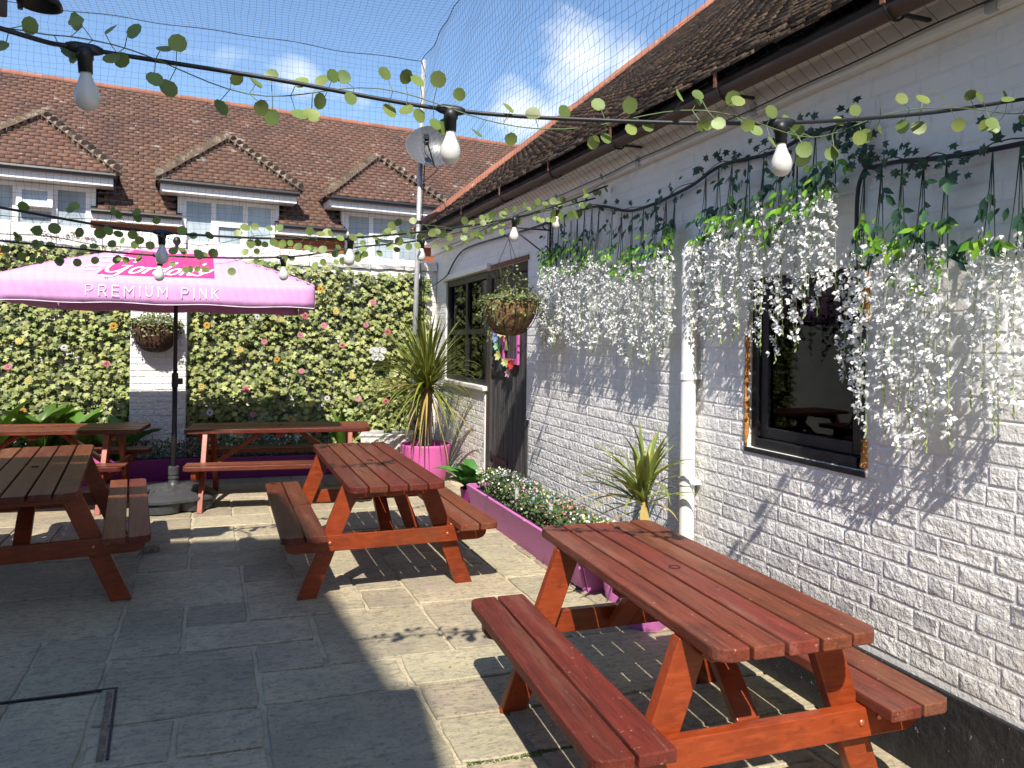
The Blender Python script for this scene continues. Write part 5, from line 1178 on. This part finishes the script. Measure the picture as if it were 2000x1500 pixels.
# ================================================================ TROUGHS, FLOWERS, LEAFY PLANTS
def lerp3(a, b, t): return Vector(a)*(1-t)+Vector(b)*t
tr = thing('purple_trough', (2.25,5.7,0), 'long purple painted trough of bedding flowers along the foot of the outbuilding wall', 'planter')
def board(nm, q, th, mt, par_):
    n_ = (q[1]-q[0]).cross(q[3]-q[0]).normalized()*th; MB().add(q+[v+n_ for v in q], [(3,2,1,0),(4,5,6,7),(0,1,5,4),(1,2,6,5),(2,3,7,6),(3,0,4,7)]).build(nm, mt, par_, bevel=.004)
v = Vector
board('front_board', [v((2.15,4.46,0)), v((2.11,6.90,0)), v((2.045,6.90,.275)), v((2.085,4.46,.275))], -.024, M['purple'], tr)
board('end_board', [v((2.46,4.459,0)), v((2.15,4.459,0)), v((2.085,4.459,.272)), v((2.46,4.459,.272))], -.02, M['purple'], tr)
board('end_board', [v((2.112,6.902,0)), v((2.46,6.902,0)), v((2.46,6.902,.272)), v((2.047,6.902,.272))], -.02, M['purple'], tr)
board('back_board', [v((2.475,6.90,0)), v((2.475,4.46,0)), v((2.475,4.46,.272)), v((2.475,6.90,.272))], -.012, M['purple'], tr)
MB().box((2.12,4.48,.0),(2.46,6.88,.235)).build('trough_soil', M['soil'], tr)
FL_V, FL_F = [], []
for k in range(5):
    q = 2*math.pi*k/5; w = .42; b = len(FL_V); c_, s_ = math.cos(q), math.sin(q)
    FL_V += [(0,0,.05),(.55*c_-w*s_,.55*s_+w*c_,.22),(1.0*c_,1.0*s_,.12),(.55*c_+w*s_,.55*s_-w*c_,.22)]; FL_F.append((b,b+1,b+2,b+3))
def clump(c, rx, ry_, h, cols, label, seed, nf=300, nb=70, bs=.011):
    rs = random.Random(seed); t = thing('bedding_flowers', c, label, 'flowers', 'bedding flowers in the troughs')
    T = []
    for k in range(nf):
        a, b = rs.uniform(-1,1), rs.uniform(-1,1); z = rs.random()**.8*h*(1-.35*(a*a+b*b)/2); T.append(basis((rs.uniform(-1,1), rs.uniform(-1,.4), rs.uniform(0,1)), (rs.uniform(-1,1), rs.uniform(-1,1), rs.uniform(.1,1.4)), rs.uniform(.018,.042), (c[0]+a*rx, c[1]+b*ry_, c[2]+z)))
    scatter('foliage', SMALL_V, SMALL_F, np.array(T), M['grnC'], t, tint=RNG.random(len(T)))
    mb = MB()
    for k in range(14): b = v((c[0]+rs.uniform(-rx,rx)*.6, c[1]+rs.uniform(-ry_,ry_)*.6, c[2]-.01)); mb.tube([b, b+v((rs.uniform(-.05,.05), rs.uniform(-.05,.05), h*rs.uniform(.6,1)))], .0014, 3)
    mb.build('stems', M['grnC'], t)
    for ci, col in enumerate(cols):
        T = []
        for k in range(nb//len(cols)):
            a, b = rs.gauss(0,.55), rs.gauss(0,.55); z = h*(rs.uniform(.5,1.15) - .25*(a*a+b*b)/2); T.append(basis((rs.uniform(-.9,.5), rs.uniform(-1,.3), rs.uniform(.2,1)), (0,0,1), bs*rs.uniform(.7,1.3), (c[0]+a*rx*.9-.02, c[1]+b*ry_, c[2]+max(.03,z)), rs.uniform(0,6)))
        scatter('blooms', FL_V, FL_F, np.array(T), M['f_'+col], t, tint=RNG.random(len(T)))
seqR = [(6.72,('white','lemon'),'white flowers at the far end of the purple trough beside the hosta'),(6.52,('white','s_purple'),'white and plum flowers second from the far end of the purple trough'),(6.32,('s_blue','white','palepink'),'pale blue and pink flowers in the purple trough in front of the door'),(6.12,('s_purple','white'),'dusky plum flowers in the purple trough behind the far light stake'),
 (5.92,('s_blue','palepink'),'blue flowers around the far light stake in the purple trough'),(5.73,('s_rose','palepink','s_purple'),'pink and plum flowers near the middle of the purple trough'),(5.54,('white','lemon','s_blue'),'white and lemon flowers at the middle of the purple trough'),(5.36,('s_blue','s_yellow'),'blue flowers with a few yellow ones in the purple trough'),
 (5.18,('s_pink','s_rose','s_purple'),'tall pink flowers towards the near end of the purple trough'),(5.0,('s_red','s_orange'),'small red and orange flowers by the near light stake'),(4.82,('s_blue','white'),'blue forget-me-not like flowers near the near end of the purple trough'),(4.64,('white','lemon'),'pale flowers at the near end of the purple trough')]
for i, (y, cols, lab) in enumerate(seqR): clump((2.27,y,.232), .155, .12, .20+rnd(-.02,.035), cols, lab+'' if True else '', 100+i, 430, 60, .0095)
def stake(c, label):
    t = thing('solar_stake_light', c, label, 'stake light', 'clear stake lights in the trough')
    MB().tube([c, (c[0],c[1],c[2]+.10)], .004, 6).build('stake', M['galv'], t); MB().lathe([(.014,.10),(.016,.11),(.016,.19),(.012,.195)], c=c, n=12).build('light_tube', M['clear'], t, True); MB().lathe([(.017,.195),(.017,.205)], c=c, n=12).build('light_cap', M['galv'], t)
stake((2.13,5.78,.235), 'clear stake light farther along the purple trough'); stake((2.16,5.12,.235), 'clear stake light nearer along the purple trough')
def broad_mesh(nm, mt, L=1.0, w=.42, curl=60, el=55):
    V, F = [], []; p = Vector((0,0,0)); a = rad(el); n = 7
    for i in range(n+1):
        f = i/n; ww = w*math.sin(math.pi*min(1,(f*.93+.05)))**.8*(1.15-.3*f)+(.02 if f < .1 else 0); nr = Vector((0,-math.sin(a),math.cos(a)))
        V += [p+Vector((-ww/2,0,0))+nr*ww*.22, p+Vector((-ww/4,0,0))+nr*ww*.13, p, p+Vector((ww/4,0,0))+nr*ww*.13, p+Vector((ww/2,0,0))+nr*ww*.22]
        p = p+Vector((0,math.cos(a),math.sin(a)))*L/n; a -= rad(curl)/n*(.4+1.2*f)
    for i in range(n):
        for k in range(4): b = i*5+k; F.append((b,b+1,b+6,b+5))
    return MB().add(V, F).mesh(nm, mt, True)
def leafy(c, n, L, label, mt, seed, w=.42, els=(75,55,35), curl=70, grp='leafy plants in the troughs', lim=None):
    rs = random.Random(seed); t = thing('leafy_plant', c, label, 'leafy plant', grp); ms = [broad_mesh('leaf', mt, 1.0, w, curl, e) for e in els]
    for k in range(n):
        q = 2*math.pi*k/n*1.0+rs.uniform(-.5,.5); s = L*rs.uniform(.7,1.1); d = Vector((-math.sin(q), math.cos(q)))
        if lim is not None and d.x > .2: s *= .6
        T = Matrix.Translation((c[0]+rs.uniform(-.02,.02), c[1]+rs.uniform(-.02,.02), c[2])) @ Matrix.Rotation(q, 4, 'Z') @ Matrix.Diagonal((s,s,s,1)); link('leaf', rs.choice(ms), t, True, T)
    MB().tube([(c[0],c[1],c[2]-.03),(c[0],c[1],c[2]+.06)], .012, 6).build('stem', M['grnC'], t)
leafy((2.15,7.16,.15), 17, .42, 'dark broad leaved hosta at the far end of the purple trough', M['hosta'], 31, .40, (70,50,30), 75, lim=2.4)
leafy((2.28,4.28,.15), 13, .46, 'dark broad leaved plant between the purple trough and the spiky palm', M['hosta'], 33, .45, (72,55,35), 60, lim=2.4)
pot((2.30,4.28), .12, .17, 'small mauve pot behind the nearest table top', M['purple']); pot((2.17,7.16), .13, .18, 'small dark purple pot at the far end of the long trough', M['purpledk'])
tb = thing('magenta_trough', (0,9.45,0), 'long low magenta trough along the foot of the ivy screens', 'planter')
board('front_board', [v((-1.42,9.34,0)), v((1.32,9.26,0)), v((1.32,9.235,.25)), v((-1.42,9.315,.25))], -.022, M['purpledk'], tb)
board('end_board', [v((-1.421,9.75,0)), v((-1.421,9.34,0)), v((-1.421,9.318,.248)), v((-1.421,9.75,.248))], -.02, M['purpledk'], tb); board('end_board', [v((1.321,9.262,0)), v((1.321,9.75,0)), v((1.321,9.75,.248)), v((1.321,9.237,.248))], -.02, M['purpledk'], tb)
MB().box((-1.40,9.365,0),(1.30,9.75,.21)).build('trough_soil', M['soil'], tb)
t2 = thing('pink_trough', (-2.1,9.45,0), 'lighter pink trough at far left behind the picnic tables', 'planter')
board('front_board', [v((-2.9,9.32,0)), v((-1.47,9.28,0)), v((-1.47,9.25,.34)), v((-2.9,9.29,.34))], -.022, M['pinkpot'], t2); board('end_board', [v((-1.469,9.282,0)), v((-1.469,9.75,0)), v((-1.469,9.75,.338)), v((-1.469,9.252,.338))], -.02, M['pinkpot'], t2)
MB().box((-2.88,9.35,0),(-1.495,9.75,.30)).build('trough_soil', M['soil'], t2)
for i, (x, L, n, lab) in enumerate([(-2.55,.74,13,'big bright green leafy plant at the left edge behind the far left table'),(-2.12,.76,14,'big bright green leafy plant second from the left edge'),(-1.72,.64,12,'broad green leafy plant third from the left edge'),(-1.36,.62,12,'leafy plant beside the left foot of the brick pier')]): leafy((x,9.55,.28 if x < -1.45 else .20), n, L, lab, M['grnB'] if i < 3 else M['hosta'], 50+i, .36, (80,68,55), 60)
leafy((1.17,9.52,.21), 17, .58, 'upright strap leaved plant at the right end of the magenta trough', M['grnB'], 60, .13, (84,76,66), 45)
seqB = [(-1.18,('s_rose','white')),(-.98,('s_purple','s_rose','white')),(-.78,('white','lemon')),(-.58,('s_rose','s_purple')),(-.36,('white','s_red')),(-.12,('lemon','white')),(.12,('s_red','s_rose')),(.36,('white','s_blue')),(.60,('s_rose','white')),(.84,('s_orange','s_red'))]
for i, (x, cols) in enumerate(seqB): clump((x,9.52,.205), .14, .12, .24+rnd(-.03,.04), cols, '%s clump of small flowers from the left in the magenta trough' % ords[i], 200+i, 240, 60, .013)

# ================================================================ WHITE CABINET, SMALL THINGS
wc = thing('white_cabinet', (1.70,9.35,0), 'low weathered white slatted cabinet behind the pink pot', 'cabinet')
q = Matrix.Translation((1.70,9.36,0)) @ Matrix.Rotation(rad(-14), 4, 'Z')
MB().box((-.31,-.20,.03),(.31,.20,.455),q).build('body', M['boxwhite'], wc, bevel=.01); MB().box((-.325,-.215,.456),(.325,.215,.485),q).build('lid', M['boxwhite'], wc, bevel=.008)
for k in range(9): MB().box((-.29+k*.067,-.212,.06),(-.24+k*.067,-.201,.44),q).build('slat', M['boxwhite'], wc, bevel=.003)
MB().box((-.04,-.08,.4855),(.06,-.02,.515),q).build('catch', M['black'], wc, bevel=.004)
wdg = MB().box((-.06,-.035,0),(.06,.035,.035),Matrix.Translation((-.66,6.30,.004)) @ Matrix.Rotation(rad(8),4,'Z')).build('wood_chock', M['trunk'], bevel=.004); tag(wdg, 'small weathered wood chock on the flags by the shaded table bench', 'wood block')
dfm = thing('drain_frame', (-.53,3.9,0), 'black metal drain cover edging let into the flags at lower left', 'drain cover')
MB().box((-1.9,3.897,-.006),(-.541,3.909,.0035)).build('long_edge', M['iron'], dfm); MB().box((-.553,3.25,-.006),(-.541,3.8965,.0035), Matrix.Translation((-.55,3.9,0)) @ Matrix.Rotation(rad(5.5),4,'Z') @ Matrix.Translation((.55,-3.9,0))).build('short_edge', M['iron'], dfm); MB().box((-.586,3.25,-.006),(-.560,3.88,.0025), Matrix.Translation((-.55,3.9,0)) @ Matrix.Rotation(rad(5.5),4,'Z') @ Matrix.Translation((.55,-3.9,0))).build('wooden_strip', M['trunk'], dfm)
T = []
for k in range(420):
    a = random.random(); x = .84+a*.5+rnd(-.012,.012); y = 2.80-.03*a+random.gauss(0,.014); T.append(basis((rnd(-.5,.5),rnd(-.5,.5),1), (rnd(-1,1),rnd(-1,1),rnd(.2,1)), rnd(.008,.018), (x,y,-.004)))
ms = scatter('moss', SMALL_V, SMALL_F, np.array(T), M['moss'], tint=RNG.random(len(T))); tag(ms, 'moss growing in the paving joint at the bottom edge', 'moss', kind='stuff')
# timber beam end and lamp at the top left corner
tbm = MB().box((-4.2,4.02,3.155),(-1.085,4.16,3.40)).build('timber_beam', M['timber'], bevel=.01); tag(tbm, 'dark timber beam end poking in at the top left corner', 'beam')
lp = thing('dome_lamp', (-.90,3.82,3.12), 'black iron lamp at the top edge near the left corner', 'lamp')
MB().lathe([(.03,.10),(.055,.07),(.085,.02),(.09,.0),(.084,.002),(.05,.06)], c=(-.88,3.84,3.115), n=20, capt=False).build('lamp_shade', M['iron'], lp, True)
MB().tube([(-.88,3.84,3.20),(-.90,3.90,3.30),(-1.0,4.02,3.34),(-1.10,4.09,3.34)], .012, 8).build('lamp_arm', M['iron'], lp, True); MB().box((-.962,3.82,3.085),(-.945,3.84,3.13)).build('lamp_tab', M['iron'], lp)
MB().tube(spline([(-7,9.98,2.86),(-3.0,9.98,2.80),(-2.2,9.98,2.80),(-1.6,9.985,2.72),(-.7,9.99,2.74)],6), .006, 5).build('coping_wire', M['cable'], gw)
T = []
for (x0, x1, z) in ((-2.6,-1.2,2.68),(-2.3,-1.7,2.80)):
    for k in range(160): x = rnd(x0,x1); T.append(basis((rnd(-1,1),-1,rnd(-.5,1)), (rnd(-1,1),rnd(-1,0),rnd(0,1)), rnd(.012,.028), (x, 10.03+rnd(-.02,.02), z+rnd(0,.06)*math.sin(x*9)**2)))
wd = scatter('wall_weeds', SMALL_V, SMALL_F, np.array(T), M['trunk']); tag(wd, 'dry weeds rooted along the top of the garden wall', 'weeds', kind='stuff')

# ================================================================ ADDED BOARD FENCE, OUT OF VIEW ON THE LEFT, DARKENS THE WINDOW REFLECTION
fe = thing('reflection_fence', (-5.2,4,0), 'added dark board fence out of view on the left, darkening the window reflection', 'fence')
k = 0; y_ = -4.2
while y_ < 10.0:
    MB().box((-5.22+rnd(-.006,.006), y_+.002, .02), (-5.195, y_+.148, 2.05+rnd(-.02,.02))).build('fence_board', M['timber'], fe); y_ += .15
for z_ in (.4, 1.6): MB().box((-5.28,-4.2,z_),(-5.23,10.0,z_+.08)).build('rail', M['timber'], fe)

T = []
for k in range(150):
    x, y_ = rnd(-1.6,2.3), rnd(2.0,8.5); T.append(basis((rnd(-.3,.3),rnd(-.3,.3),1), (rnd(-1,1),rnd(-1,1),0), rnd(.008,.026), (x,y_,.009)))
fl = scatter('fallen_leaves', LF_V, LF_F, np.array(T), M['blade_dry']); tag(fl, 'few dry leaves and petals scattered over the flags', 'leaf litter', kind='stuff')
